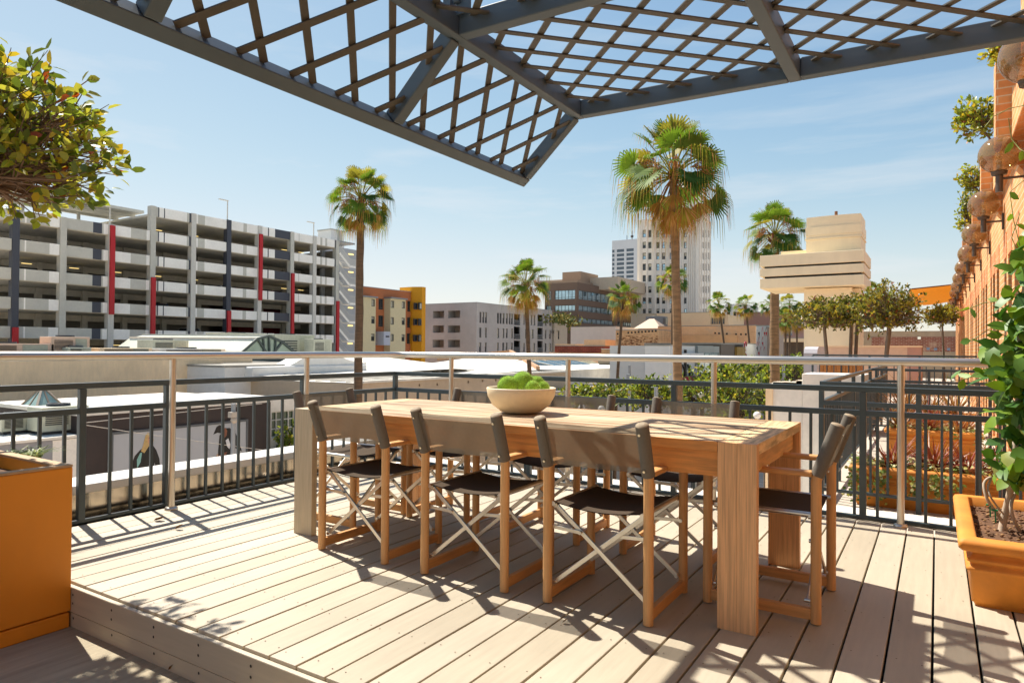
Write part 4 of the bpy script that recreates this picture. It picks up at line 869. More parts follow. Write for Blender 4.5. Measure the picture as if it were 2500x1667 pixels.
# stair tower and outside stair
RX = GX-3.2; ys0, ys1 = at_x(*zr(2160, 600), GX).y+.4, at_x(*zr(2288, 600), RX).y
mb = MB(); mb.box(RX-.4, RX, ys0-1, ys1, GZ, at_x(*zr(2300, 425), RX).z); build('stair_wall', mb, M('stair_wall_grey', 'a9acb0', .8, .06, 3, var2=.08), G)
mb = MB(); mb.box(RX-.4, RX+.25, ys1+.002, ys1+.3, GZ, at_x(*zr(2300, 415), RX).z); build('stair_wall_end', mb, M('stair_wall_grey', 'a9acb0', .8), G)
yL, yR = at_x(*zr(2166, 600), GX+.3).y, at_x(*zr(2268, 600), GX+.3).y
yK = yL+(yR-yL)*.62
for k in range(7):
    zl = at_x(*zr(2218, 522), GX+.3).z-k*step+.0
    sx0, sx1 = GX-1.2, GX+.3; zh = zl+step*.62
    mb = MB()
    for sx in (sx0, sx1): mb.bar((sx, yL, zh), (sx, yK, zl), .06, .34); mb.bar((sx, yK, zl), (sx, yR, zl), .06, .34)
    mb.box(sx0, sx1, yK, yR, zl-.05, zl+.02)
    for q in range(9): u = (q+.5)/9; mb.box(sx0+.04, sx1-.04, yL+(yK-yL)*u-.14, yL+(yK-yL)*u+.14, zh+(zl-zh)*u-.02, zh+(zl-zh)*u+.03)

    build('stair_flight', mb, GA, G)
    mb = MB()
    for dz in (.12, 1.05): mb.bar((sx1+.05, yL, zh+.15+dz), (sx1+.05, yK, zl+.15+dz), .05, .05); mb.bar((sx1+.05, yK, zl+.15+dz), (sx1+.05, yR, zl+.15+dz), .05, .05)
    for q in range(22):
        u = yL+(yR-yL)*q/21; zz = (zh+(zl-zh)*(u-yL)/(yK-yL) if u < yK else zl)+.27; mb.box(sx1+.035, sx1+.065, u-.018, u+.018, zz, zz+.93)
    build('stair_railing', mb, WFW, G)
    mb = MB(); p = at_x(*zr(2238, 447), RX); mb.box(RX+.02, RX+.12, p.y-.55, p.y+.55, p.z-k*step-.08, p.z-k*step+.08); build('wall_light', mb, LIT, G)
p0, p1, p2 = at_x(*zr(2028, 300), GX-8), at_x(*zr(2112, 300), GX-8), at_x(*zr(2197, 300), GX-8)
zt9 = at_x(*zr(2112, 290), GX-8).z; xw = at_y(*zr(2028, 300), p1.y).x; mb = MB(); mb.box(xw, GX-8, p1.y, p2.y, ztop-1, zt9, 0); mb.box(GX-7.998, GX-7.9, p2.y-1.6, p2.y-.6, ztop-1, zt9-.01, 1); mb.box(xw-.1, GX-7.88, p1.y-.1, p2.y+.1, zt9+.004, zt9+.22, 1); mb.box(xw+1, xw+2.2, p1.y-.03, p1.y-.004, zt9-3, zt9-2, 1); build('stair_penthouse', mb, [GA, GB], G)
mb = MB(); mb.box(GX-7.85, GX-3.5, p1.y-3.2, p1.y+1.2, ztop+.55, ztop+.8); build('penthouse_canopy', mb, METGR, G)
def street_light(px, py_top, py_bot, X, label, arm=-1, h=None):
    p = at_x(px, py_top, X); q = at_x(px, py_bot, X); t = thing('roof_lamp', (X, p.y, q.z), label, 'lamp post', 'lamp posts on the garage roof'); mb = MB(); mb.tube([(X, p.y, q.z), (X, p.y, p.z)], [.09, .07], 8); build('post', mb, WFW, t)
    mb = MB(); mb.box(X-.12, X+.12, p.y-1.3, p.y+.1, p.z-.08, p.z+.04, 0, .03); build('lamp_head', mb, WFW, t)
street_light(555.6, 490, 560, GX-.5, 'white lamp post rising from the middle of the parking garage roof'); street_light(766, 544, 600, GX-.5, 'white lamp post near the stair end of the parking garage roof'); street_light(268.5, 505, 555, GX-.5, 'white lamp post on the garage roof beside the clipped tree')
# ------------------------------------------------------------------ generic block with windows
def block(name, label, cat, x0, x1, y0, y1, z1, mat, holes_x=(), holes_y=(), dep=.25, z0=GZ, roof=None, group=None, cop=None):
    """x1 = +X facade, y0 = -Y facade"""
    b = thing(name, ((x0+x1)/2, (y0+y1)/2, z0), label, cat, group); mb = MB()
    mb.holed(FX(x1), y0, y1, z0, z1, holes_x, dep); mb.holed(FY(y0), x0, x1, z0, z1, holes_y, dep)
    mb.quad((x0, y0, z0), (x0, y1, z0), (x0, y1, z1), (x0, y0, z1)); mb.quad((x0, y1, z0), (x1, y1, z0), (x1, y1, z1), (x0, y1, z1))
    build('wall', mb, mat, b); mb = MB(); mb.box(x0+.02, x1-.02, y0+.02, y1-.02, z1-.35, z1-.3); build('roof', mb, roof or WROOF, b)
    if cop:
        mb = MB(); c = .12
        for q in ((x1-c, x1+.03, y0-.03, y1), (x0, x1-c-.002, y0-.03, y0+c)): mb.box(*q, z1+.003, z1+.12)
        build('coping', mb, cop, b)
    return b
# mustard and brown apartments
AX = -90.
za = lambda x, y: (880+x*.2211, 690+y*.2211)
def ra(x0, y0, x1, y1, X=AX): return pxr('x', X, *za(x0, y0), *za(x1, y1))
yA0, yA1 = at_x(*za(-120, 300), AX).y, at_x(*za(578, 300), AX).y
zA = at_x(*za(300, 75), AX).z
wins = [ra(*q) for q in ((200, 178, 252, 298), (198, 362, 252, 486), (195, 550, 252, 675), (518, 202, 568, 320), (515, 382, 566, 498), (512, 560, 562, 675))]
b = block('apartment_house', 'brown apartment house with pale yellow bays and a mustard tower', 'building', AX-14, AX, yA0, yA1, zA, M('brown_stucco', 'b87046', .85, .06, 3), wins, dep=.2, cop=METGR)
for h in wins: window(b, FX(AX), h, .2, (.5,), (.15,), .12)
YEL = M('pale_yellow_siding', 'd8caa2', .8, .06, 4); MUS = M('mustard_stucco', 'dd9a18', .8, .06, 4)
for x0, x1, y0, ws in ((-60, 168, 160, ((122, 182, 160, 262), (120, 372, 158, 452), (118, 564, 156, 644))), (330, 498, 182, ((335, 200, 372, 278), (334, 382, 370, 462), (334, 568, 368, 646), (458, 208, 492, 284), (456, 388, 490, 466), (454, 570, 488, 648)))):
    BXX = AX+1.6; u0, u1 = at_x(*za(x0, 400), BXX).y, at_x(*za(x1, 400), BXX).y; z1 = at_x(*za((x0+x1)/2, y0), BXX).z; hl = [ra(*q, BXX) for q in ws]
    mb = MB(); mb.holed(FX(BXX), u0, u1, GZ, z1, hl, .15); mb.box(AX-.01, BXX-.16, u0+.001, u1-.001, GZ, z1-.01); mb.quad((AX, u0, GZ), (BXX, u0, GZ), (BXX, u0, z1), (AX, u0, z1), 0); mb.quad((AX, u1, GZ), (BXX, u1, GZ), (BXX, u1, z1), (AX, u1, z1), 0); build('bay', mb, YEL, b)
    for h in hl: window(b, FX(BXX), h, .15, (.6,), (), .12, glass=GLASSD, blind=.9 if rnd.random() < .5 else .3)
    mb = MB(); mb.box(AX, BXX+.4, u0-.2, u1+.2, z1+.01, z1+.25); build('bay_roof', mb, METGR, b)
mb = MB(); u0, u1 = at_x(*za(575, 400), AX+.5).y, at_x(*za(718, 400), AX+2.2).y; zM = at_x(*za(640, 50), AX+1).z
mb.prism([(AX-3, u0), (AX+.4, u0), (AX+2.2, u0+(u1-u0)*.42), (AX+2.2, u1), (AX-3, u1)], lambda u, v, w: (u, v, w), GZ, zM); build('tower', mb, MUS, b)
for q in ((596, 224, 626, 296), (648, 222, 676, 296), (592, 400, 622, 470), (644, 398, 672, 472), (590, 576, 620, 648), (642, 576, 670, 648)):
    left = q[0] < 630; f = FX(AX+2.21 if not left else AX+1.55); h = ra(*q, AX+2.2 if not left else AX+1.5); mb = MB(); fbox(mb, f, h[0], h[1], h[2], h[3], -.05, .3); p = build('window', mb, WF, b); mb = MB(); fbox(mb, f, h[0]+.15, h[1]-.15, h[2]+.15, h[3]-.15, -.07, -.055); build('pane', mb, BLIND if q[0] > 640 and q[1] < 300 else GLASSD, p)
h = ra(258, 540, 328, 690, AX+2.4); mb = MB(); mb.box(AX, AX+2.4, h[0], h[1], h[2], h[3]); build('box_bay', mb, M('pale_blue_bay', 'b9bfcc', .7, .05, 4), b); mb = MB(); mb.box(AX+2.41, AX+2.46, h[0]+.5, h[1]-.3, h[2]+1.5, h[3]-.8); build('window', mb, GLASSD, b)
# grey concrete apartments
CX_, CY_ = -84., 119.
hy = [pxr('y', CY_, *za(*q[:2]), *za(*q[2:])) for q in ((800, 312, 922, 392), (968, 308, 1100, 390), (798, 472, 920, 552), (966, 472, 1100, 552), (796, 630, 920, 715), (966, 630, 1098, 714))]
xs_ = []
for (x0, x1) in ((1316, 1336), (1348, 1368), (1378, 1398), (1510, 1532), (1540, 1560), (1570, 1592), (1608, 1628), (1640, 1658), (1664, 1684), (1800, 1816), (1878, 1898), (1912, 1930), (2040, 2056), (2088, 2106)): xs_.append((x0, 322+(x0-1316)*.06, x1, 444+(x0-1316)*.045))
for (x0, x1) in ((1314, 1336), (1376, 1396), (1510, 1532), (1570, 1590), (1608, 1626), (1666, 1684), (1818, 1834), (1890, 1912), (2038, 2054), (2086, 2104)): xs_.append((x0, 496+(x0-1316)*.035, x1, 606+(x0-1316)*.02))
for (x0, x1) in ((1312, 1334), (1374, 1394), (1508, 1528), (1568, 1588), (1606, 1624), (1664, 1682), (1800, 1816), (1838, 1856), (1908, 1928), (2036, 2054), (2084, 2104)): xs_.append((x0, 660+(x0-1316)*.01, x1, 766-(x0-1316)*.005))
balc = [(1696, 345, 1764, 470), (1694, 486, 1764, 624), (1694, 640, 1764, 768), (1956, 355, 2016, 482), (1954, 498, 2014, 626), (1954, 642, 2014, 770)]
hxw = [pxr('x', CX_, *za(*q[:2]), *za(*q[2:])) for q in xs_]; hxb = [pxr('x', CX_, *za(*q[:2]), *za(*q[2:])) for q in balc]
yC1 = at_x(*za(2116, 400), CX_).y
GCON = M('grey_render', 'b4afaa', .85, .06, .8, .1, var2=.15)
b = block('apartment_house', 'grey concrete apartment house with deep balconies and slim windows', 'building', CX_-30, CX_, CY_, yC1, at_x(*za(1305, 222), CX_).z, GCON, [h for h in hxw]+hxb, hy, dep=.35, cop=METGR)
for h in hxw: window(b, FX(CX_), h, .3, (), (.35,), .12, blind=rnd.choice((0, .4, .9)), glass=GLASSD)
for h in hy:
    mb = MB(); fbox(mb, FY(CY_+.36), h[0], h[1], h[2], h[3], 2.2, 2.3); fbox(mb, FY(CY_), h[0], h[1], h[2]-.1, h[2], .36, 2.5); fbox(mb, FY(CY_), h[0], h[1], h[3], h[3]+.1, .36, 2.5); fbox(mb, FY(CY_), h[0]-.1, h[0], h[2], h[3], .36, 2.5); o = build('balcony', mb, GCON, b); mb = MB(); u = (h[0]+h[1])/2; fbox(mb, FY(CY_+.36), u, u+1.4, h[2], h[3]-.6, 2.1, 2.19); build('balcony_door', mb, M('door_pale', '9b9a78', .5), o)
for h in hxb:
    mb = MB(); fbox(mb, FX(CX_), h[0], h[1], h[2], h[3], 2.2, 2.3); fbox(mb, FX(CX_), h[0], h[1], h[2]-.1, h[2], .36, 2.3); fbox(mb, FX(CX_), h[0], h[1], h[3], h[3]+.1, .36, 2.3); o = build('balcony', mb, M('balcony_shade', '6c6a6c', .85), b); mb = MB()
    fbox(mb, FX(CX_), h[0], h[1], h[2]+1.1, h[2]+1.18, .05, .12)
    for q in range(9): u = h[0]+(h[1]-h[0])*q/8; fbox(mb, FX(CX_), u-.04, u+.04, h[2], h[2]+1.1, .06, .11)
    build('balcony_railing', mb, METGR, o)
p = at_x(*za(2116, 440), CX_-1); q = at_x(*za(2284, 440), CX_+1)
b2 = block('apartment_wing', 'lower grey-beige wing beyond the grey apartment house with a planted roof', 'building', CX_-20, CX_+.5, yC1+.3, at_x(*za(2284, 500), CX_+.5).y, at_x(*za(2200, 448), CX_+.5).z, M('grey_beige_render', 'b8ab99', .85, .06, 1), [pxr('x', CX_+.5, *za(2180, 530), *za(2198, 625)), pxr('x', CX_+.5, *za(2126, 528), *za(2142, 562))], dep=.2)
window(b2, FX(CX_+.5), pxr('x', CX_+.5, *za(2180, 530), *za(2198, 625)), .2, (), (.4,), .12); window(b2, FX(CX_+.5), pxr('x', CX_+.5, *za(2126, 528), *za(2142, 562)), .2, (), (), .12)
c = at_x(*za(2185, 415), CX_-1); mb = MB(); r = random.Random(9)
for k in range(900): pp = c+Vector((r.gauss(0, 1.2), r.gauss(0, 5), r.gauss(-.3, .9))); leaf(mb, pp, rv(r), rv(r), .9, .5, 0 if r.random() < .5 else 1)
tag(build('roof_planting', mb, [M('dry_grass', '9a8a42', .8, .3, 1), M('dry_green', '5f6a30', .8, .3, 1)], None, tuple(c), fix=False), 'tufted yellow-green planting on the lower wing beside the grey apartments', 'plants', kind='stuff')
# brown office building with ribbon windows
OX, OY = -85., 169.
zo = lambda x, y: (1280+x*.15306, 740+y*.15306)
zO = at_y(1385, 690, OY).z
fl = [at_y(1405, v, OY).z for v in (730, 707, 759, 744, 788, 775)]
hyo = [(at_y(1354, 720, OY).x, at_y(1404, 720, OY).x, *sorted(fl[i:i+2])) for i in (0, 2, 4)]
xo1 = at_x(1500, 720, OX).y; xo2 = at_x(1555, 720, OX).y
hxo = [(at_x(1413, 720, OX).y, at_x(1499, 720, OX).y, *sorted(fl[i:i+2])) for i in (0, 2, 4)]+[(at_x(1508, 720, OX).y, at_x(1550, 720, OX).y, *sorted(fl[i:i+2])) for i in (0, 2, 4)]
hyl = [(at_y(1333, 720, OY).x, at_y(1346, 720, OY).x, *sorted(fl[i:i+2])) for i in (0, 2, 4)]
b = block('office_building', 'brown office building with ribbons of mirror-blue windows', 'building', at_y(1330, 700, OY).x, OX, OY, xo2, zO, M('brown_cladding', '6e594b', .8, .06, .7), hxo, hyo+hyl, dep=.3, roof=CONC)
for h in hyo+hyl: window(b, FY(OY), h, .3, [k/6 for k in range(1, 6)], (.22,), .14, glass=GLASSB)
for h in hxo: window(b, FX(OX), h, .3, [k/8 for k in range(1, 8)], (.22,), .16, glass=GLASSB)
mb = MB(); mb.box(OX-9, OX-3, OY+8, OY+20, zO-.3, zO+4.0); mb.box(OX-16, OX-2, OY+4, OY+26, zO-.2, zO+1.0); build('roof_house', mb, M('roof_house_tan', 'a58a72', .8), b)
mb = MB(); mb.box(OX-20, OX+6, xo2-30, xo2+40, zO-1, zO+2.6); build('rear_roof', mb, M('pale_tan_roof', 'c9b79f', .8), b)
# white art deco tower
TWX, TWY = -62.5, 205.
zt_ = lambda x, y: (1500+x*.4144, 250+y*.4144)
DECO = M('deco_white', 'ebe3d6', .75, .05, .5, .05, var2=.06)
rows = [(752, 795), (822, 860), (886, 925), (950, 990), (1018, 1056), (1084, 1122), (1150, 1186), (1216, 1243)]
hyt = []; hxt = []
for r0, r1 in rows:
    for x0, x1 in ((166, 185), (199, 218), (247, 265), (280, 299), (325, 345), (372, 383), (409, 425)): hyt.append(pxr('y', TWY, *zt_(x0, r0), *zt_(x1, r1)))
    for x0, x1 in ((504, 508), (520, 527), (533, 541), (546, 549), (553, 559)): hxt.append(pxr('x', TWX, *zt_(x0, r0), *zt_(x1, r1)))
xT0 = at_y(*zt_(134, 900), TWY).x; yT1 = at_x(*zt_(567, 900), TWX).y; zL = at_y(*zt_(180, 690), TWY).z
b = block('tower_block', 'white art deco tower block with rows of dark windows and ribs', 'building', xT0, TWX, TWY, yT1, zL, DECO, hxt, hyt, dep=.35)
for h in hyt: window(b, FY(TWY), h, .32, (), (.5,), .14, mat=WF, glass=GLASSB if rnd.random() < .5 else GLASSD, blind=rnd.choice((0, 0, .4)))
mbg = MB()
for h in hxt: fbox(mbg, FX(TWX), h[0], h[1], h[2], h[3], .3, .34)
o = build('side_windows', mbg, GLASSD, b)
mb = MB()
for x in (150, 158, 192, 232, 240, 272, 306, 314, 356, 364, 392, 400, 434, 446, 458, 470, 482, 494):
    u = at_y(*zt_(x, 900), TWY).x; mb.box(u-.18, u+.18, TWY-.28, TWY-.001, GZ, zL+(.6 if x % 3 else 0))
for x in (500, 512, 530, 543, 562): u = at_x(*zt_(x, 900), TWX).y; mb.box(TWX+.001, TWX+.3, u-.25, u+.25, GZ, zL)
build('rib', mb, DECO, b)
mb = MB(); zC = at_y(1690, 432, TWY).z; u0, u1 = at_y(*zt_(330, 600), TWY).x, at_y(*zt_(500, 600), TWY).x
for k, (d, zz) in enumerate(((0, .45), (1.2, .8), (2.4, 1.0))): mb.box(u0+d, u1-d, TWY+1+d, TWY+11-d, zL-.3 if k == 0 else zL+(zC-zL)*((.45, .8)[k-1]), zL+(zC-zL)*zz)
for q in range(9): u = u0+(u1-u0)*(q+.5)/9; mb.box(u-.2, u+.2, TWY+.7, TWY+.999, zL-.3, zL+(zC-zL)*.5)
build('crown', mb, DECO, b)
# white striped modern tower
SX, SY = None, 462.
b = thing('tower_block', (at_y(1520, 700, SY).x, SY+10, GZ), 'distant white modern tower with horizontal bands of windows', 'building')
x0, x1 = at_y(1494, 650, SY).x, at_y(1600, 650, SY).x; z1 = at_y(1520, 586, SY).z; mb = MB(); hl = []
for k in range(12):
    zc_ = at_y(1520, 611+k*10.7, SY)
    for a, c_ in ((1494.3, 1500), (1505.5, 1523.5), (1529, 1547)): hl.append((at_y(a, 650, SY).x, at_y(c_, 650, SY).x, at_y(1520, 615+k*10.7, SY).z, at_y(1520, 608+k*10.7, SY).z))
mb.holed(FY(SY), x0, x1, GZ, z1, hl, .5); mb.box(x0, x1, SY+.51, SY+30, GZ, z1); build('wall', mb, M('white_tower', 'd4d4d4', .7, .04, .3), b)
for h in hl:
    mb = MB(); fbox(mb, FY(SY), *h, .4, .48); build('window', mb, M('distant_glass', (.12, .15, .18), .2, .2, .1), b)
mb = MB(); p = at_y(1538, 586, SY); mb.tube([(p.x, SY+4, z1), (p.x, SY+4, z1+7)], .35, 6); mb.tube([(p.x-4, SY+4, z1), (p.x-4, SY+4, z1+4)], .25, 6); mb.box(p.x-.9, p.x+.9, SY+3.5, SY+4.5, z1+2, z1+3.4); build('antenna', mb, DKMET, b)
# ------------------------------------------------------------------ middle distance roofs and walls
def slab(name, label, cat, kind, c, px, depth, mat, zbase=GZ, part='wall', group=None, roofm=None):
    """block whose visible face fills the photo rectangle px on the plane x=c or y=c"""
    u0, u1, v0, v1 = pxr(kind, c, *px)
    if kind == 'y': bb = (u0, u1, c, c+depth)
    else: bb = (c-depth, c, u0, u1)
    b = thing(name, ((bb[0]+bb[1])/2, (bb[2]+bb[3])/2, zbase), label, cat, group); mb = MB(); mb.box(*bb, zbase, v1, 0, .02); build(part, mb, mat, b)
    mb = MB(); e = .15
    mb.box(bb[0]-.04, bb[1]+.04, bb[2]-.04, bb[3]+.04, v1+.004, v1+.12); build('coping', mb, roofm or CONC, b)
    return b, bb, v1
slab('shop_building', 'long blank cream wall behind the low roof with air conditioners', 'building', 'x', -42, (-200, 869, 541, 1020), 10, CREAM)
wb, bb, wz = slab('shop_building', 'white building with curved parapet next to the blank cream wall', 'building', 'x', -38, (548, 893, 892, 1010), 9, M('white_render', 'e2ded7', .8, .05, 3, var2=.08))
mb = MB(); u0, u1, v0, v1 = pxr('x', -37.4, 612, 880, 892, 896); mb.box(-39, -37.2, u0, u1, wz-.9, wz+.02, 0, .1); mb.prism([(u0+3, wz), (u0+5, wz+.9), (u0+6, wz+.95), (u0+9, wz+.3), (u1, wz+.1), (u1, wz)], lambda u, v, w: (w, u, v), -39, -37.4); build('curved_parapet', mb, M('white_render', 'cfcac2', .8), wb)
# billboard wall
BBX = -28.
u0, u1, v0, v1 = pxr('x', BBX, 196, 998, 660, 1200); zl_, zr_ = at_x(209, 1020, BBX).z, at_x(657, 978, BBX).z
b = thing('shop_building', (BBX-4, (u0+u1)/2, GZ), 'dark plastered shop front carrying the fashion billboard', 'building')
mb = MB(); mb.box(BBX-8, BBX, u0, u1, GZ, (zl_+zr_)/2, 0, .02); build('wall', mb, M('dark_plaster', '3b312d', .8, .2, 2, .2, var2=.2), b)
mb = MB(); mb.box(BBX-8.1, BBX+.08, u0-.05, u1+.05, (zl_+zr_)/2+.004, (zl_+zr_)/2+.16); build('coping', mb, WROOF, b)
u1b = at_x(735, 1000, BBX-.6).y; mb = MB(); hw = [pxr('x', BBX-.6, 663, 1002, 722, 1066)]; mb.holed(FX(BBX-.6), u1+.01, u1b, GZ, at_x(690, 975, BBX-.6).z, hw, .2); mb.box(BBX-8, BBX-.81, u1+.01, u1b, GZ, at_x(690, 975, BBX-.6).z); build('side_wall', mb, WHITE, b)
window(b, FX(BBX-.6), hw[0], .2, (.25, .5, .75), (.33, .66), .07, mat=WFW, glass=M('green_glass', (.06, .09, .05), .1))
bl = thing('billboard', (BBX+.1, 18, -5), 'wide pale grey billboard with two fashion models on the dark shop front', 'billboard')
u0, u1, v0, v1 = pxr('x', BBX+.1, 276, 1025, 600, 1180); vt = (at_x(276, 1062, BBX+.1).z+at_x(600, 1028, BBX+.1).z)/2
mb = MB(); mb.box(BBX+.005, BBX+.1, u0, u1, vt-4.4, vt); build('panel', mb, M('billboard_grey', 'a6a8ab', .5, .03, 1), bl)
mb = MB(); mb.box(BBX+.005, BBX+.13, u0-.1, u0-.002, vt-4.4, vt+.1); mb.box(BBX+.005, BBX+.13, u1+.002, u1+.1, vt-4.4, vt+.1); mb.box(BBX+.005, BBX+.129, u0, u1, vt+.002, vt+.1); build('frame', mb, M('billboard_frame', '55585b', .5), bl)
zb2 = lambda x, y: (x/3.408, 840+y/3.408)
def poster(pts, mi_mat, w, name):
    mb = MB(); P = [at_x(*zb2(*p), BBX+.1) for p in pts]; mb.prism([(p.y, p.z) for p in P], lambda u, v, d: (BBX+.1+d, u, v), .002, w); return build(name, mb, mi_mat, bl)
JAC = M('print_black', '15130f', .6, .2, 6); HAIRB = M('print_blonde', 'b89a62', .6, .2, 12); SKIN = M('print_skin', 'c08c68', .6, .1, 5); SKIND = M('print_dark_skin', '7a4a32', .6, .1, 5); SHIRT = M('print_white', 'cfcfcf', .6, .1, 5)
poster([(1100, 1060), (1098, 990), (1120, 930), (1165, 880), (1215, 845), (1275, 845), (1300, 880), (1325, 950), (1332, 1028), (1300, 1034), (1284, 980), (1278, 1036)], JAC, .010, 'printed_jacket')
poster([(1210, 760), (1225, 738), (1255, 740), (1272, 760), (1277, 800), (1268, 835), (1235, 850), (1200, 905), (1172, 890), (1190, 840)], HAIRB, .014, 'printed_hair')
poster([(1232, 772), (1255, 762), (1270, 780), (1272, 808), (1260, 836), (1240, 838), (1228, 810)], SKIN, .018, 'printed_face')
for q in ((1240, 780), (1258, 778)): poster([(q[0]-5, q[1]), (q[0], q[1]-4), (q[0]+5, q[1]), (q[0], q[1]+3)], JAC, .021, 'printed_eye')
poster([(1250, 816), (1262, 812), (1266, 818), (1254, 823)], M('print_lip', '8a3a34', .6), .021, 'printed_mouth')
poster([(1140, 1030), (1138, 960), (1165, 905), (1180, 900), (1168, 980)], M('print_teal', '7fb0a6', .6, .2, 8), .014, 'printed_scarf')
poster([(1826, 760), (1870, 700), (1910, 696), (1960, 740), (1990, 820), (2012, 890), (1985, 880), (1950, 860), (1930, 920), (1850, 940), (1812, 950), (1815, 880)], JAC, .010, 'printed_jacket')
poster([(1800, 690), (1825, 672), (1860, 680), (1872, 705), (1850, 745), (1810, 735), (1775, 750), (1790, 715)], M('print_dark_hair', '1d140f', .6), .014, 'printed_hair')
poster([(1856, 706), (1876, 694), (1888, 720), (1884, 760), (1868, 776), (1852, 760)], SKIND, .018, 'printed_face')
poster([(1876, 800), (1898, 782), (1915, 830), (1908, 872), (1888, 850)], SHIRT, .014, 'printed_shirt')
poster([(1790, 950), (1800, 920), (1850, 880), (1900, 880), (1925, 915), (1870, 945), (1830, 950)], M('print_tan', 'b79a80', .6), .009, 'printed_trousers')
poster([(1810, 952), (1812, 932), (1850, 905), (1890, 895), (1880, 915), (1840, 945)], SKIND, .016, 'printed_hands')
# street pole with traffic camera in front of the billboard
p = at_x(570, 985, -22); t = thing('lamp_post', (-22, p.y, GZ), 'slim dark street pole with a small camera before the billboard', 'pole'); mb = MB(); mb.tube([(-22, p.y, GZ), (-22, p.y, p.z)], .085, 10); build('post', mb, METGR, t); mb = MB(); q = at_x(572, 1025, -21.9); mb.ball(tuple(q), .13, 0, 2); mb.box(q.x-.1, q.x+.1, q.y-.2, q.y+.05, q.z+.1, q.z+.3); build('camera_unit', mb, M('pole_camera', 'a9a093', .5), t)
mb = MB()
for (a, c_) in (((205, 1032), (640, 985)), ((205, 1037), (345, 1058)), ((345, 1058), (640, 1098))): mb.tube([at_x(*a, -24), at_x(*c_, -24)], .012, 4)
tag(build('overhead_cable', mb, M('cable', 'b0a89c', .7), None, tuple(at_x(345, 1058, -24))), 'thin pale cables strung across the dark billboard wall', 'cable')
# low roof with air conditioners at the far left
LRX = -28.; zlr = at_x(100, 1076, LRX).z
yl0, yl1 = at_x(-250, 1076, LRX).y, at_x(188, 1076, LRX).y
b = thing('shop_building', (LRX-7, (yl0+yl1)/2, GZ), 'low white-roofed building with grey siding at the left edge', 'building')
mb = MB(); mb.box(LRX-13.9, LRX, yl0, yl1, GZ, zlr-.02, 0)
for k in range(9): mb.box(LRX, LRX+.012, yl0, yl1-.9, zlr-.35-k*.45, zlr-.33-k*.45, 1)
mb.box(LRX+.001, LRX+.03, yl1-.85, yl1+.02, GZ, zlr-.03, 2); build('wall', mb, [M('grey_siding', '8d8d90', .7, .06, 3), DKMET, WHITE], b)
mb = MB(); mb.box(LRX-13.9, LRX+.1, yl0, yl1+.05, zlr, zlr+.1)
for k in range(8): mb.box(LRX-13.8, LRX-.3, yl1-1.5-k*1.8, yl1-1.42-k*1.8, zlr+.101, zlr+.12, 1)
build('roof', mb, [WROOF, M('roof_seam', 'b8b0a2', .8, .2, 3)], b)
AC_N = [0]
def hvac(p, sx, sy, sz, label, grp='rooftop air conditioning units', mat=None, style=0):
    mat = mat or HVAC; t = thing('air_conditioner', p, label, 'air conditioner', grp); x, y, z = p; mb = MB(); mb.box(x-sx/2, x+sx/2, y-sy/2, y+sy/2, z+.12, z+sz, 0, .03); mb.box(x-sx/2+.1, x+sx/2-.1, y-sy/2+.1, y+sy/2-.1, z, z+.12, 1); build('casing', mb, [mat, DKMET], t)
    mb = MB(); n = 7
    for k in range(n): mb.box(x+sx/2+.002, x+sx/2+.03, y-sy*.42, y+sy*(.05 if style == 0 else .42), z+sz*(.35+.5*k/n), z+sz*(.35+.5*k/n)+sz*.035)
    build('grille', mb, DKMET, t)
    mb = MB(); mb.box(x+sx/2+.002, x+sx/2+.02, y+sy*.12, y+sy*.42, z+sz*.3, z+sz*.9); build('access_panel', mb, M('hvac_panel', 'a8a894', .5), t)
    mb = MB(); mb.lathe([(min(sx, sy)*.34, z+sz), (min(sx, sy)*.34, z+sz+.10), (min(sx, sy)*.28, z+sz+.10), (min(sx, sy)*.28, z+sz+.02), (0, z+sz+.02)], (x, y, 0), 18); build('fan_guard', mb, DKMET, t)
    return t
q = at_z(35, 1056, zlr+.1); hvac((q.x, q.y, zlr+.1), 1.1, 1.3, .7, 'pale green air conditioner nearest the orange box on the low roof')
q = at_z(148, 1056, zlr+.1); hvac((q.x-.2, q.y, zlr+.1), 1.2, 1.7, 1.05, 'large pale green air conditioner beside the pyramid skylight')
q = at_z(15, 1040, zlr+.1); hvac((q.x-1.5, q.y-1, zlr+.1), 1.1, 1.4, .8, 'air conditioner at the far left end of the low roof')
q = at_z(102, 1036, zlr+.1); t = thing('skylight', (q.x, q.y, zlr+.1), 'glass pyramid skylight on the low roof by the cream wall', 'skylight'); s = 1.25; zz = zlr+.1; apex = (q.x, q.y, zz+1.65)
cs = [(q.x-s, q.y-s*.7, zz+.2), (q.x+s, q.y-s*.7, zz+.2), (q.x+s, q.y+s*.7, zz+.2), (q.x-s, q.y+s*.7, zz+.2)]
mb = MB(); mb.add(cs+[apex], [(0, 1, 4), (1, 2, 4), (2, 3, 4), (3, 0, 4)]); build('glazing', mb, M('skylight_glass', '8fa59a', .12, .2, 2, spec=.8), t)
mb = MB(); mb.box(q.x-s-.1, q.x+s+.1, q.y-s*.7-.1, q.y+s*.7+.1, zz, zz+.2)
for c_ in cs: mb.bar(c_, apex, .09, .07)
for a, c_ in zip(cs, cs[1:]+cs[:1]): mid = (Vector(a)+Vector(c_))/2; mb.bar(mid, apex, .06, .05)
build('frame', mb, M('skylight_frame', '8a7a68', .5), t)
mb = MB()
for k in range(4): mb.tube([(q.x+2+k*.5, q.y-.5+k*.7, zz), (q.x+2+k*.5, q.y-.5+k*.7, zz+.5+.2*(k % 2))], .06, 8); mb.box(q.x+1.8+k*.5, q.x+2.2+k*.5, q.y-.7+k*.7, q.y-.3+k*.7, zz, zz+.04)
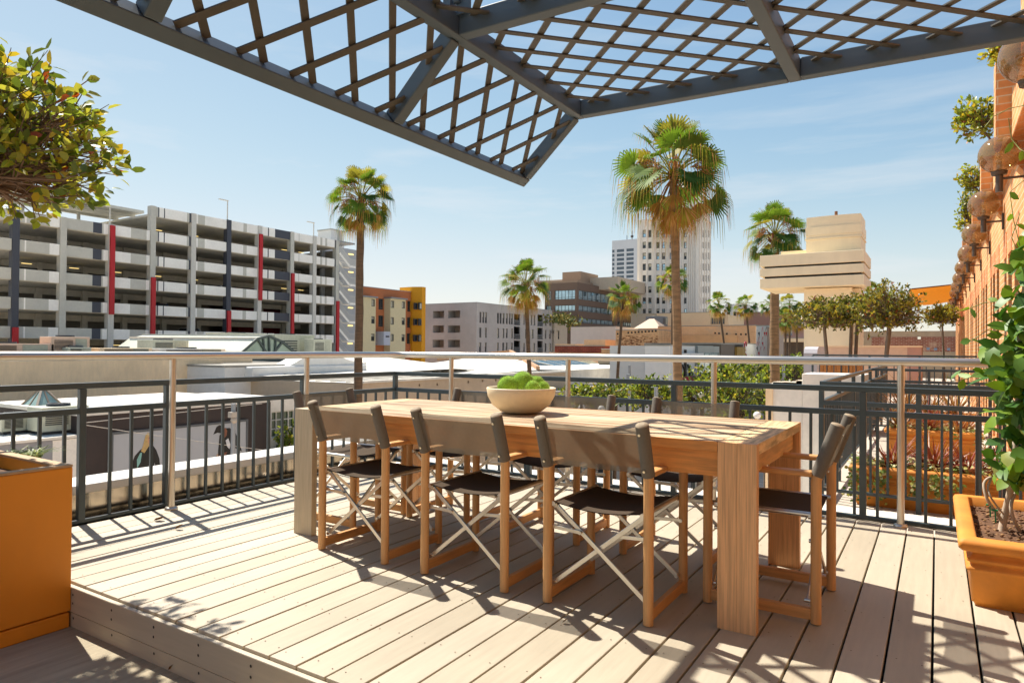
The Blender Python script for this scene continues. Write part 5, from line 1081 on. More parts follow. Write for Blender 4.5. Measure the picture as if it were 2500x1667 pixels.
tag(build('vent_pipes', mb, DKMET, None, (q.x+2, q.y, zz)), 'short dark vent pipes standing on the low white roof', 'pipes')
# wide white roof, parapet wall and skylights beyond the street
zR = -1.0
y0 = at_x(884, 940, -28).y; y1_ = at_x(1392, 945, -28).y
b = thing('shop_building', (-45, (y0+y1_)/2, GZ), 'low building with a wide glaring white roof beyond the street', 'building')
holes = [pxr('x', -28, 700+x/3.2667-2.2, 850+y_/3.2667-3, 700+x/3.2667+1.8, 850+y_/3.2667+3) for x, y_ in ((1060, 294), (1202, 288), (1449, 268), (1562, 259), (1669, 253), (1771, 249))]
mb = MB(); mb.holed(FX(-28), y0, y1_, GZ, zR+.05, holes, .3); mb.quad((-62, y0, GZ), (-28, y0, GZ), (-28, y0, zR), (-62, y0, zR)); mb.quad((-62, y1_, GZ), (-28, y1_, GZ), (-28, y1_, zR), (-62, y1_, zR)); build('wall', mb, M('sandy_wall', 'bfa98f', .85, .08, 2, var2=.12), b)
mb = MB(); mb.box(-28.31, -28.3, y0, y1_, GZ, zR); build('drain_back', mb, DARKM, b)
mb = MB(); mb.add([(-28.02, y0, zR+.06), (-28.02, y1_, zR+.06), (-60, y1_, zR-.2), (-60, y0, zR-.2)], [(0, 1, 2, 3)]); mb.box(-28.3, -27.9, y0, y1_, zR+.062, zR+.2); mb.add([(-34, y0, zR+.2), (-34, y1_-7, zR+.45), (-62, y1_+12, zR+.9), (-62, y0, zR+.8)], [(0, 1, 2, 3)]); 
for k in range(16): yq = y0+2+k*(y1_-7-y0)/16; mb.bar((-34.2, yq, zR+.22), (-60, yq+.2, zR+.75), .12, .06, 1)
for k in range(1, 5): xq = -28.3-k*1.3; mb.bar((xq, y0+.3, zR+.07), (xq, y1_-.3, zR+.07), .10, .05, 1)
build('roof', mb, [WROOF, M('roof_seam', 'b8b0a2', .8, .2, 3)], b)
# raised triangular shed with struts on that roof
A = [at_x(*(lambda x, y: (880+x*.2211, 690+y*.2211))(x, y_), -38) for x, y_ in ((1500, 835), (1650, 755), (1720, 775), (1965, 950), (1850, 950), (1640, 835))]
t = thing('roof_hatch', (-38, A[0].y, zR), 'slanted white roof monitor propped by diagonal struts', 'roof structure')
mb = MB(); q1 = at_x(1040, 888, -46); q2 = at_x(1245, 860, -46); q3 = at_x(1312, 902, -31); q4 = at_x(1040, 925, -31); lo = Vector((0, 0, -2.5)); mb.add([q1, q2, q3, q4, q1+lo, q2+lo, q3+lo, q4+lo], [(0, 1, 2, 3), (7, 6, 5, 4), (0, 4, 5, 1), (1, 5, 6, 2), (2, 6, 7, 3), (3, 7, 4, 0)]); build('slope', mb, WROOF, t)
mb = MB()
mb.bar(q2+Vector((0, .1, .1)), q3+Vector((0, .1, .1)), .35, .4); mb.bar(q2+Vector((0, .1, .1)), q2+Vector((-7, -6, -.9)), .35, .4)
build('edge_board', mb, M('tan_board', 'b08a68', .8), t); mb = MB()
for x, y_, x2, y2 in ((1740, 850, 1650, 905), (1840, 905, 1760, 940)): mb.bar(at_x(*za(x+60, y_-12), -38), at_x(*za(x2, y2-12), -38), .18, .18)
build('strut', mb, WHITE, t)
# row of skylights and solar glazing further along
def gable(x0p, x1p, yt, yb, X, dep, label, mat, fr=None):
    a, c_ = at_x(x0p, yb, X), at_x(x1p, yb, X); zt2 = at_x((x0p+x1p)/2, yt, X).z; t = thing('skylight', (X-dep/2, (a.y+c_.y)/2, a.z), label, 'skylight', 'skylights on the roofs beyond the street')
    y0, y1 = a.y, c_.y; zb2_ = a.z; mb = MB(); P = [(X, zb2_), (X-dep/2, zt2), (X-dep, zb2_)]
    mb.prism(P, lambda u, v, w: (u, w, v), y0+.4, y1-.4); build('glazing', mb, mat, t); mb = MB()
    for k in range(5):
        y = y0+.4+(y1-y0-.8)*k/4; mb.bar((X+.03, y, zb2_+.03), (X-dep/2, y, zt2+.06), .14, .1); mb.bar((X-dep-.03, y, zb2_+.03), (X-dep/2, y, zt2+.06), .14, .1)
    mb.box(X-dep-.15, X+.15, y0, y1, zb2_-1.0, zb2_, 0); build('frame', mb, fr or WFW, t)
SKG = M('skylight_glass', '8fa59a', .12); SOL = M('solar_blue', '5d7f95', .12, .2, 1, spec=.8)
gable(1320, 1358, 876, 892, -44, 5, 'small glass ridge skylight left of the blue one', SKG, CREAM); gable(1346, 1444, 881, 893, -38, 6, 'long blue-glazed ridge skylight beyond the street', SOL); gable(1438, 1470, 878, 892, -42, 5, 'glass ridge skylight right of the blue one', SKG, CREAM); gable(1548, 1574, 881, 895, -40, 5, 'glass ridge skylight beside the white box wall', SKG, CREAM)
pp = pxr('x', -29, 1330, 896, 1574, 922)
b, bb, z = slab('shop_building', 'long low building with a stained white parapet along the street', 'building', 'x', -29, (1392, 900, 1636, 1000), 22, M('stained_white', 'e0d8cb', .85, .1, 3, .1, var2=.25), roofm=WROOF)
slab('awning', 'long concrete canopy over the shop fronts across the street', 'canopy', 'x', -26.5, (1354, 944, 1640, 952), 2.5, M('canopy_concrete', 'b5a890', .85, .12, 2, var2=.2), zbase=at_x(1400, 962, -26.5).z, part='slab')
for px_, y_, s_, lb in ((1402, 912, 1.6, 'grey-green air duct box behind the first far handrail post'), (1482, 880, 1.5, 'brown air conditioner by the glass ridge skylight'), (1520, 885, 1.8, 'wide tan air conditioner on the far white parapet roof'), (1545, 887, 1.6, 'brown rooftop box beside the white wall')):
    q = at_x(px_, y_+10, -36); hvac((q.x, q.y, q.z), s_, s_*1.5, s_*.75, lb, mat=M('hvac_brown', '857a66', .6, .1, 4) if 'brown' in lb or 'tan' in lb else None)
# white box store and shop fronts down the street
b, bb, z = slab('shop_building', 'plain white box building with the dark lettered shop front', 'shop', 'y', 60, (1574, 844, 1635, 1000), 14, M('white_box', 'e6e4df', .75, .04, 2, var2=.06))
FXW = bb[1]+.02; F = FX(FXW)
u0, u1, v0, v1 = pxr('x', FXW, 1636, 845, 1706, 1000); mb = MB(); mb.box(FXW-6, FXW, u0+.02, u1, GZ, v1, 0); mb.box(FXW, FXW+.5, u0+1, u1, at_x(1670, 862, FXW).z-.5, at_x(1670, 862, FXW).z, 0); build('shop_front', mb, M('white_panels', 'cbcac6', .7, .04, 2), b)
mb = MB(); s = at_x(1673, 909, FXW+.1); R_ = .62
for dy in (-.78, .78): mb.tube([(FXW+.1, s.y+dy+.62*cos(k*pi/10), s.z-.2+.9*sin(k*pi/10)) for k in range(21)], .12, 6, cap=False)
mb.bar((FXW+.1, s.y, s.z-1.1), (FXW+.1, s.y, s.z+2.2), .24, .24); build('sign', mb, M('sign_black', '1c1a18', .5), b)
b = thing('shop_building', (-24, 100, GZ), 'glass fronted shop with reflective panes next to the white box', 'shop')
u0, u1, v0, v1 = pxr('x', FXW+.4, 1706, 845, 1758, 1000); mb = MB(); mb.box(FXW-8, FXW+.3, u0+.02, u1, GZ, v1); build('wall', mb, M('shop_grey', '8f948f', .5, .2, .4, var2=.3), b); mb = MB()
for k in range(4):
    for j in range(3): fbox(mb, FX(FXW+.35), u0+.1+(u1-u0)*k/4, u0+(u1-u0)*(k+1)/4-.1, v1-.6-(j+1)*3.1, v1-.7-j*3.1, -.02, .04)
build('glass_front', mb, M('pale_glass', 'a7b9b2', .06, .25, .4, metal=.6), b)
mb = MB(); h = pxr('x', FXW+2.0, 1705, 918, 1760, 932); mb.box(FXW+.36, FXW+2.0, h[0], h[1], h[2], h[3]); build('awning', mb, M('maroon', '7d1730', .6, .1, 3), b)
mb = MB()
for k in range(3): mb.tube([(FXW+2.05, h[1]-5+k*1.3+.4*cos(q*pi/6), (h[2]+h[3])/2+.4*sin(q*pi/6)) for q in range(7)], .1, 5)
build('awning_lettering', mb, WFW, b)
for px_, lb, mat, nm in (((1760, 841, 1793, 1000), 'dark taupe shop front beside the glass shop', M('taupe', '6b5f52', .8, .05, 2), 'shop_building'), ((1793, 841, 1814, 1000), 'narrow shop front with golden vertical slats', M('slat_dark', '3a2f22', .7), 'shop_building'), ((1814, 840, 1847, 1000), 'white panelled shop front with small red lettering', M('white_panels', 'cbcac6', .7), 'shop_building')):
    bq, bb2, zq = slab(nm, lb, 'shop', 'x', FXW+.3, px_, 9, mat)
    if 'golden' in lb:
        mb = MB()
        for k in range(6): u = bb2[2]+(bb2[3]-bb2[2])*(k+.5)/6; mb.box(FXW+.31, FXW+.6, u-.3, u+.3, zq-14, zq-.3)
        build('slat', mb, M('slat_gold', '9a7a34', .5, .1, 3), bq)
    if 'red' in lb:
        mb = MB(); s = at_x(1820, 868, FXW+.4)
        for k in range(3): mb.tube([(FXW+.4, s.y+.55*cos(q*pi/5), s.z+1.2-k*1.5+.55*sin(q*pi/5)) for q in range(9)], .07, 5)
        build('lettering', mb, M('red_letter', 'b32030', .5), bq)
# peach long wall with brick patches, tan brick walls, red brick wall, white wall, beige block
PEB = brick('peach_brick', 'ecb784', 'e5ad7a', 'edc092', 'xz', .9, .3, .02, .12, .35, 'd9ae84'); TANB = brick('tan_brick', 'd3a272', 'dcae7e', 'c0966c', 'xz', .9, .3, .03, .3, .5)
def holes_row(b, Y, pts, s=.15):
    for x, y_ in pts:
        mb = MB(); p = at_y(x, y_, Y); mb.box(p.x-s, p.x+s, Y-.015, Y-.004, p.z-s, p.z+s); build('vent_hole', mb, DARKM, b)
b, bb, z = slab('brick_building', 'long peach brick wall behind the shop fronts', 'building', 'y', 118, (1606, 796, 1843, 900), 10, PEB)
u = pxr('y', 117.7, 1606, 818, 1800, 900); mb = MB(); mb.box(u[0], u[1], 117.8, 117.99, GZ, u[3]); build('plaster_band', mb, M('peach_plaster', 'e6b07a', .85, .1, .6, var2=.12), b)
holes_row(b, 118, [(1746+k*9.5, 813+k*.6) for k in range(4)]+[(1797+k*12, 816) for k in range(3)])
b, bb, z = slab('brick_building', 'tan brick wall with a row of square holes, left of the peach wall', 'building', 'y', 108, (1503, 806, 1608, 900), 8, TANB)
holes_row(b, 108, [(1508+i*8.4, 815-i*.7) for i in range(2)]+[(1534+i*8.4, 812-i*.5) for i in range(9)])
mb = MB(); r = random.Random(8)
for k in range(170): p = at_y(r.uniform(1506, 1604), r.uniform(820, 850), 108); s = r.uniform(.06, .22); mb.box(p.x-s, p.x+s, 107.98, 107.996, p.z-.05, p.z+.05)
build('worn_brick', mb, M('worn_brick_dark', '7a4a2c', .9), b)
slab('brick_building', 'low tan brick wall with white coping in front of the holed wall', 'building', 'y', 96, (1468, 853, 1580, 905), 6, TANB, roofm=WROOF)
b, bb, z = slab('brick_building', 'dark red brick wall with stepped white top', 'building', 'y', 112, (1354, 845, 1476, 862), 6, brick('red_brick', '7a3526', '8a4030', '94604c', 'xz', .9, .3, .03, .25, .4))
mb = MB(); mb.box(bb[0], bb[1]-6, 112.2, 118, z, z+.4); mb.box(bb[0]+6, bb[1], 112.3, 118, z+.1, z+1.2); mb.box(bb[0]-1, bb[1]+1, 111.5, 111.9, GZ, at_y(1400, 861, 111.5).z); build('step', mb, [PEACH], b)
slab('shop_building', 'broad blank off-white wall in front of the brown office building', 'building', 'y', 128, (1393, 798, 1504, 900), 12, M('offwhite_render', 'e2d6c6', .85, .04, 1, var2=.08))
b, bb, z = slab('shop_building', 'smooth beige block with a band of small windows above the peach wall', 'building', 'y', 135, (1603, 764, 1735, 900), 14, M('beige_block', 'e4c8a0', .85, .04, 1, var2=.06))
h = pxr('y', 134.7, 1731, 768, 1776, 797); mb = MB(); mb.box(h[0], h[1], 135.2, 148, GZ, h[3]); build('wing', mb, M('beige_block', 'd2b48c', .85), b)
for k in range(7): h = pxr('y', 135.1, 1732.5+k*5.4, 776, 1736.3+k*5.4, 791); mb = MB(); mb.box(h[0], h[1], 135.12, 135.19, h[2], h[3]); build('window', mb, GLASSD, b)
slab('shop_building', 'grey roof screen with equipment below the art deco tower', 'building', 'y', 160, (1540, 766, 1625, 800), 10, M('tan_screen', 'a39682', .8, .05, 1))
q = at_y(1584, 802, 122); t = thing('roof_vent', tuple(q), 'small hipped metal roof vent beside the beige block', 'roof vent'); mb = MB(); a = q; mb.add([(a.x-2.7, 121, a.z), (a.x+2.7, 121, a.z), (a.x+2.7, 126, a.z), (a.x-2.7, 126, a.z), (a.x-.5, 123.5, a.z+1.9), (a.x+.5, 123.5, a.z+1.9)], [(0, 1, 5, 4), (1, 2, 5), (2, 3, 4, 5), (3, 0, 4)]); build('hip', mb, M('copper_tan', 'c0a184', .5), t)
q = at_y(1603, 800, 130); hvac((q.x, q.y, q.z), 3.5, 3, 2.2, 'dark grey chiller units beside the beige block', mat=M('hvac_grey', '6d7378', .6))
# white parking structure and brownish blocks in the gap of the street
b = thing('parking_garage', (at_y(1790, 800, 240).x, 250, GZ), 'distant white parking structure with dark horizontal openings', 'parking garage')
u0, u1, v0, v1 = pxr('y', 240, 1770, 742, 1817, 810); hl = [(u0+(u1-u0)*k/3+.5, u0+(u1-u0)*(k+1)/3-.5, at_y(1790, y_+11, 240).z, at_y(1790, y_, 240).z) for y_ in (761, 778, 793) for k in range(3)]
mb = MB(); mb.holed(FY(240), u0, u1, GZ, v1, hl, 1.0); mb.box(u0, u1, 241.2, 262, GZ, v1); build('wall', mb, M('white_tower', 'd4d4d4', .7), b)
mb = MB(); mb.box(u0, u1, 241.05, 241.1, GZ, v1-.5); build('inner_wall', mb, DKMET, b)
slab('office_building', 'plain mauve-brown block between the palms', 'building', 'y', 170, (1816, 762, 1916, 880), 20, M('mauve_brown', '977365', .85, .04, 1))
slab('shop_building', 'low pinkish building behind the distant palms', 'building', 'y', 150, (1850, 795, 1975, 880), 12, M('mauve_pink', 'b08f88', .85, .04, 1))
q = at_y(1905, 820, 145); hvac((q.x, q.y, q.z), 4, 3, 2, 'grey air handler on the pinkish roof', mat=M('hvac_grey', '6d7378', .6))
slab('shop_building', 'low shop with dark roof overhang behind the distant palms', 'shop', 'y', 110, (1895, 835, 1972, 900), 8, M('dark_shop', '4a4038', .7, .2, 1)); slab('awning', 'pale flat canopy over the dark shop', 'canopy', 'y', 106, (1890, 826, 1972, 834), 6, CREAM, zbase=at_y(1930, 834, 106).z, part='slab')
# mural front
b, bb, z = slab('shop_building', 'narrow white tiled front with red and black triangles', 'shop', 'y', 88, (1846, 796, 1873, 1000), 6, M('mural_white', 'cfcfca', .6, .04, 2))
mb = MB(); r = random.Random(12); u0, u1 = bb[0], bb[1]; n = 6
for i in range(n):
    for j in range(14):
        c0, c1 = u0+(u1-u0)*i/n+.03, u0+(u1-u0)*(i+1)/n-.03; z1q = z-.1-j*.62; mb.box(c0, c1, 87.93, 87.99, z1q-.56, z1q, 0)
        k = r.random()
        if k < .34: mi = 1 if r.random() < .7 else 2; T = [(c0, z1q-.56), (c1, z1q), (c0+.1, z1q)] if r.random() < .5 else [(c1, z1q-.56), (c1, z1q), (c0, z1q-.1)]; mb.prism(T, lambda u, v, w: (u, w, v), 87.88, 87.925, mi)
build('tile', mb, [M('mural_white', 'cfcfca', .6), GR_, DKMET], b)
slab('shop_building', 'taupe side wall beside the tiled front', 'building', 'y', 87, (1873, 800, 1890, 1000), 6, M('taupe_side', '9b8778', .8))
# roof clutter in front of the garage
for px_, y_, X_, sx, sy, sz, lb, mt in ((15, 860, -46, 1.5, 4.4, 1.1, 'pinkish roof box at the far left above the handrail', PINKB), (70, 861, -46, 1.4, 1.8, .8, 'small pinkish roof box right of the leftmost one', PINKB), (158, 861, -46, 1.5, 2.2, 1.9, 'pinkish roof cabinet with slanted side', PINKB), (184, 861, -45, 1.2, 1.3, .8, 'small grey-green condenser beside the slanted cabinet', HVAC), (295, 861, -46, 1.5, 3.4, .8, 'low sandy roof box left of the white louvred units', CREAM), (345, 861, -47, 2, 5.2, .6, 'long white louvred roof unit below the red columns', WROOF), (398, 861, -49, 2, 2.8, 1.9, 'tall grey condenser with twin fans before the garage', HVAC), (455, 861, -46, 2, 5.0, .8, 'white sloped roof unit left of the barrel skylight', WROOF)):
    q = at_x(px_, y_+6, X_); hvac((X_, q.y, q.z), sx, sy, sz*.6, lb, mat=mt, style=1 if 'louv' in lb or 'sloped' in lb else 0)
q0, q1 = at_x(172, 838, -47), at_x(214, 864, -47); t = thing('roof_shelter', (-47, q0.y, q1.z), 'open pinkish roof shelter with rusty brown inside', 'roof structure'); mb = MB(); mb.box(-49, -47, q0.y, q1.y, q0.z-.25, q0.z); mb.box(-49, -47, q0.y, q0.y+.2, q1.z-.6, q0.z-.252); mb.box(-49, -47, q1.y-.2, q1.y, q1.z-.6, q0.z-.252); build('frame', mb, PINKB, t); mb = MB(); mb.box(-49, -48.9, q0.y+.2, q1.y-.2, q1.z-.6, q0.z-.26); build('back_board', mb, M('rusty_board', '7d4f2c', .8, .3, 3), t)
mb = MB(); w0 = at_x(-120, 866, -44); w1 = at_x(548, 866, -44); mb.box(-78.5, -43.5, w0.y, w1.y+2, GZ, at_x(270, 864, -44).z); b = thing('shop_building', (-54, 40, GZ), 'flat sandy roof with air units below the garage', 'building'); build('wall', mb, CREAM, b)  # roof extended back to the garage; the added depth bounces light onto its facade
# barrel glass skylight
t = thing('skylight', (-52, at_x(600, 850, -48).y, 0), 'large faceted barrel skylight with radiating dark glazing bars', 'skylight')
zk = lambda x, y: (x*.38265, 450+y*.38265)
KX = -46.
prof = [at_x(*zk(x, y), KX) for x, y in ((1540, 1072), (1640, 985), (1712, 968), (1800, 1005), (1880, 1072), (1830, 1120), (1600, 1120))]
mb = MB(); n = 7; vs = [(KX, p.y, p.z) for p in prof]; back = [(KX-9, p.y-5.2, p.z) for p in prof]
mb.add(vs, [tuple(range(7))], 0); mb.add(vs+back, [(i, i+1, 8+i, 7+i) for i in range(4)], 1); build('glazing', mb, [M('skylight_front', '9fb2a2', .1, .15, 1, spec=.8, metal=.3), M('skylight_top', 'cfd0bc', .3, .08, 1)], t)
mb = MB(); base = Vector((KX+.06, (prof[5].y+prof[6].y)/2, prof[5].z+.2))
for i in range(7): a, c_ = Vector(vs[i]), Vector(vs[(i+1) % 7]); mb.bar(a+Vector((.05, 0, 0)), c_+Vector((.05, 0, 0)), .14, .2)
for i in range(5): mb.bar(base, Vector(vs[i])+Vector((.06, 0, 0)), .12, .16)
for i in (1, 3): mb.bar(base+Vector((.0, (i-2)*.5, 0)), (Vector(vs[i])*.5+Vector(vs[2])*.5)+Vector((.06, 0, 0)), .12, .14)
build('glazing_bar', mb, M('glazing_bar', '4d5650', .5), t)
mb = MB(); mb.bar(vs[1], back[1], .15, .2); mb.bar(vs[2], back[2], .15, .2); mb.bar(vs[0], back[0], .15, .2); build('ridge_bar', mb, WFW, t)
for x0, x1, y0, y1, lb in ((1400, 1690, 945, 1010, 'long grey-green rooftop air handler behind the barrel skylight, left half'), (1745, 1995, 955, 1050, 'tall grey-green electrical cabinets right of the barrel skylight')):
    a, c_ = at_x(*zk(x0, y0), -60), at_x(*zk(x1, y1), -60); hvac((-61, (a.y+c_.y)/2, c_.z-2), 2.5, abs(c_.y-a.y), a.z-c_.z+2, lb)
q = at_x(*zk(2030, 1040), -58); hvac((-58, q.y, q.z-1), 1.5, 2.6, 1.9, 'small cabinet with warning triangle near the red column')
# ================================================================== PALMS, STREET TREES, STREET
PG = [M('palm_green', '64801e', .65, .25, .8, trans=.45), M('palm_deep', '3f601a', .65, .25, .8, trans=.4), M('palm_yellow', 'a29a30', .65, .25, .8, trans=.5), M('palm_dry', 'b07a34', .8, .25, .8, trans=.4), M('palm_straw', 'cfa05c', .8, .2, .8, trans=.35)]
PT = M('palm_trunk', '86694a', .9, .4, 2.5, .9, stretch=(1, 1, 5), bscale=3); PT2 = M('palm_trunk_dark', '5f4a36', .9, .35, 2, .7, stretch=(1, 1, 7), bscale=3)
def palm(px, pyc, x, dpx, label, seed, lean=0, dry=.25, det=1.0, base=None, dark=False, trr=None, group='tall fan palms'):
    """px, pyc: crown centre in the photo; x: world x of its row; dpx: crown width in photo pixels"""
    c = at_x(px, pyc, x) if base is None else at_y(px, pyc, base); D = (c-EYE).dot(_f2); R = dpx*D/F_PX/2*1.08; r = random.Random(seed)
    t = thing('palm_tree', (c.x+lean, c.y, GZ), label, 'palm tree', group)
    tr = trr or R*.075; mb = MB(); N = 26; pts = []; rad = []; top = Vector((c.x, c.y, c.z-R*.10)); b = Vector((c.x+lean, c.y, GZ))
    for i in range(N+1):
        u = i/N; p = b.lerp(top, u); p.x += lean*.35*sin(pi*u); p += Vector((r.gauss(0, tr*.05), r.gauss(0, tr*.05), 0)); pts.append(p); rad.append(tr*(1.25-.4*u)*(1+.06*(i % 2)))
    mb.tube(pts, rad, 10); build('trunk', mb, PT2 if dark else PT, t, fix=False)
    mb = MB(); bv = MB()
    for k in range(22):
        a = r.uniform(0, 2*pi); z = r.uniform(-.22, .02)*R; q = top+Vector((cos(a)*tr*1.0, sin(a)*tr*1.0, z)); bv.bar(q, q+Vector((cos(a)*tr*.9, sin(a)*tr*.9, tr*1.1)), tr*.3, tr*.12)
    if det > .45: build('boot', bv, M('palm_boot', '6b3d20', .85, .3, 3), t)
    nf = int(48*max(det, .75))
    dr = MB()
    for f in range(nf):
        u = (f+.5)/nf; el = radians(88-165*u)+r.gauss(0, .12); az = f*2.39996+r.gauss(0, .25); d = Vector((cos(az)*cos(el), sin(az)*cos(el), sin(el)))
        isd = u > 1-dry; pl = R*r.uniform(.52, .72)*(1 if not isd else .9); sag = Vector((0, 0, -R*.10*cos(el)))
        p1 = top+d*pl*.55; p2 = top+d*pl+sag; tgt = dr if isd else mb
        s = d.cross(Vector((0, 0, 1)));
        if s.length < .05: s = Vector((1, 0, 0))
        s.normalize(); up = s.cross(d).normalized()
        w = R*.012; tgt.bar(top, p1, w*1.6, w, 2 if not isd else 3); tgt.bar(p1, p2, w*1.3, w, 2 if not isd else 3)
        axd = (p2-p1).normalized()+Vector((0, 0, -.25-.7*isd-.25*(d.z < .2))); axd.normalize(); up = s.cross(axd).normalized(); nl = 24 if det > .8 else 18; L = R*r.uniform(.36, .46)*(1.05 if not isd else .95)
        roll = r.gauss(0, .35); s2 = s*cos(roll)+up*sin(roll); up = up*cos(roll)-s*sin(roll)
        half = radians(112 if not isd else 62); base_m = 1 if (d.z < .35 and r.random() < .5) else (0 if r.random() < .75 else 2)
        for l in range(nl):
            th = (-half+2*half*(l+.5)/nl)*r.uniform(.97, 1.03); ld = axd*cos(th)+s2*sin(th)+up*(.18*abs(sin(th))); ld.normalize(); LL = L*(1-.28*(abs(th)/half)**2)*r.uniform(.9, 1.08); dth = 2*half/nl*.62
            wd = LL*.40*dth; sd = (s2*cos(th)-axd*sin(th)).normalized()
            q0 = p2; q1 = p2+ld*LL*.42; q2 = q1+ld*LL*.36+Vector((0, 0, -LL*.08)); q3 = q2+ld*LL*.10+Vector((0, 0, -LL*(r.uniform(.12, .42)+(r.uniform(.1, .7) if u > .3 else 0))))
            mi = r.choice((3, 3, 4, 2)) if isd else base_m; mt = mi if (r.random() < .3 or isd) else r.choice((2, 2, 3, 4))
            tgt.add([q0-sd*wd*.1, q0+sd*wd*.1, q1+sd*wd*1.25, q1-sd*wd*1.25], [(0, 1, 2, 3)], mi); tgt.add([q1-sd*wd*1.25, q1+sd*wd*1.25, q2+sd*wd*.42, q2-sd*wd*.42], [(0, 1, 2, 3)], mi); tgt.add([q2-sd*wd*.42, q2+sd*wd*.42, q3+sd*wd*.08, q3-sd*wd*.08], [(0, 1, 2, 3)], mt)
    build('crown', mb, PG, t, fix=False); build('dry_fronds', dr, PG, t, fix=False)
    if det < .65: return t
    fl = MB()
    for k in range(7):
        a = r.uniform(0, 2*pi); d = Vector((cos(a), sin(a), r.uniform(-.1, 1.0))); p = top+d*R*.5
        for q in range(int(34*det)): e = p+rv(r)*R*.12+Vector((0, 0, -R*r.uniform(.05, .34))); fl.tube([top.lerp(p, .5+r.random()*.5), e], [R*.004, R*.006], 3, 0, False)
    build('flower_stalks', fl, M('palm_flower', 'b07a48', .9, .25, 3), t, fix=False)
    return t
palm(1644, 415, -6.5, 285, 'largest palm, right of centre, its crown hiding the art deco tower top', 101, lean=.25, dry=.30, det=1.25, trr=.135)
palm(882, 478, -23, 168, 'lone palm left of centre beside the garage stair', 102, dry=.2, det=1.1, lean=-.1, dark=True, trr=.19)
palm(1283, 688, -21, 134, 'palm with rusty skirt in front of the grey apartments', 103, dry=.34, det=1.0, lean=.5, dark=True)
palm(1522, 726, -22.5, 92, 'slim palm in front of the brown office building', 104, dry=.35, det=.8, lean=-.7, dark=True)
palm(1642, 680, -22.3, 84, 'small palm directly behind the trunk of the largest palm', 105, dry=.25, det=.7, dark=True)
palm(1755, 740, -22.5, 66, 'slim palm before the beige block, left of a matching pair', 106, dry=.3, det=.6, lean=1.2, dark=True)
palm(1820, 744, -22, 62, 'slim palm before the distant white parking structure, right of a matching pair', 107, dry=.3, det=.6, lean=1.0, dark=True)
palm(1892, 566, -7.2, 160, 'bushy palm rising behind the stacked slabs of the beige pylon', 108, dry=.22, det=1.0, trr=.24)
palm(1882, 740, -14, 56, 'distant palm half behind the trunk of the bushy palm', 109, dry=.25, det=.5, dark=True)
palm(1928, 742, -13, 62, 'upper palm of the distant clump beside the beige shaft', 110, dry=.2, det=.6, dark=True)
palm(1918, 776, -12, 66, 'bright lower palm of the distant clump beside the beige shaft', 111, dry=.3, det=.6, dark=True)
palm(1946, 782, -12.4, 54, 'rightmost palm of the distant clump beside the beige shaft', 112, dry=.35, det=.5, dark=True)
palm(1862, 812, -20, 26, 'tiny palm tuft on the roof behind the tiled front', 113, dry=.1, det=.4)
palm(2296, 756, 0, 24, 'tiny distant palm above the small round tree', 114, dry=.1, det=.4, base=90)
palm(2130, 712, 0, 60, 'palm half hidden between the beige pylon and the tallest clipped tree', 115, dry=.2, det=.6, base=60)
# street trees: light crowns of small yellow-green leaves
ST = [M('street_leaf_bright', '96a22c', .5, .25, .7, trans=.5), M('street_leaf_mid', '6d8026', .5, .25, .7, trans=.45), M('street_leaf_dark', '3a4a16', .5, .3, .7, trans=.25), M('street_leaf_gold', 'bfae36', .5, .25, .7, trans=.5)]
def street_tree(px, py, D, rx, rz, label, seed, n=1350):
    c = at_d(px, py, D); r = random.Random(seed); L = .26
    leafy_tree('street_tree', (c.x, c.y, GZ), tuple(c), (rx, rx, rz), 1, 70, n, .21 if D < 40 else .28, label, 'tree', 'street trees', seed=seed, mats=ST, wts=(4, 3, 1.6, 1.2), tr=.14, twr=.5, lowcut=-.9, outer=.35, bark=M('street_bark', '5c5044', .9, .2, 3), twig=M('street_twig', '4a3d30', .9))
for i, (px, py, D, rx, rz, lb) in enumerate(((1590, 960, 36, 1.9, 1.0, 'street tree left of the largest palm trunk'), (1715, 960, 34, 1.9, 1.1, 'bright street tree right of the largest palm trunk'), (1760, 925, 44, 2.4, 1.2, 'leafy street tree in front of the dark taupe shop'), (1830, 905, 52, 2.8, 1.2, 'street tree in front of the white panelled shop'), (1800, 975, 30, 1.7, 1.3, 'street tree behind the right end of the table'), (1870, 950, 38, 2.0, 1.6, 'street tree beside the white projecting wall'), (1935, 905, 56, 2.6, 1.4, 'street tree at the foot of the distant palm clump'), (1545, 955, 50, 2.2, 1.1, 'street tree before the shaded shop fronts'), (1450, 965, 44, 2.6, .9, 'dark street tree under the long concrete canopy'), (1195, 945, 60, 1.8, 1.3, 'yellow street tree seen left of the moss bowl'), (1055, 942, 62, 2.4, 1.1, 'yellow-green street tree below the sandy wall by the corner post'), (960, 950, 60, 1.9, .7, 'low yellow-green street tree behind the left table corner'), (705, 1090, 34, 1.1, 1.6, 'yellow-green street tree left of the table beyond the metal parapet'))):
    street_tree(px, py, D, rx, rz, lb, 200+i)
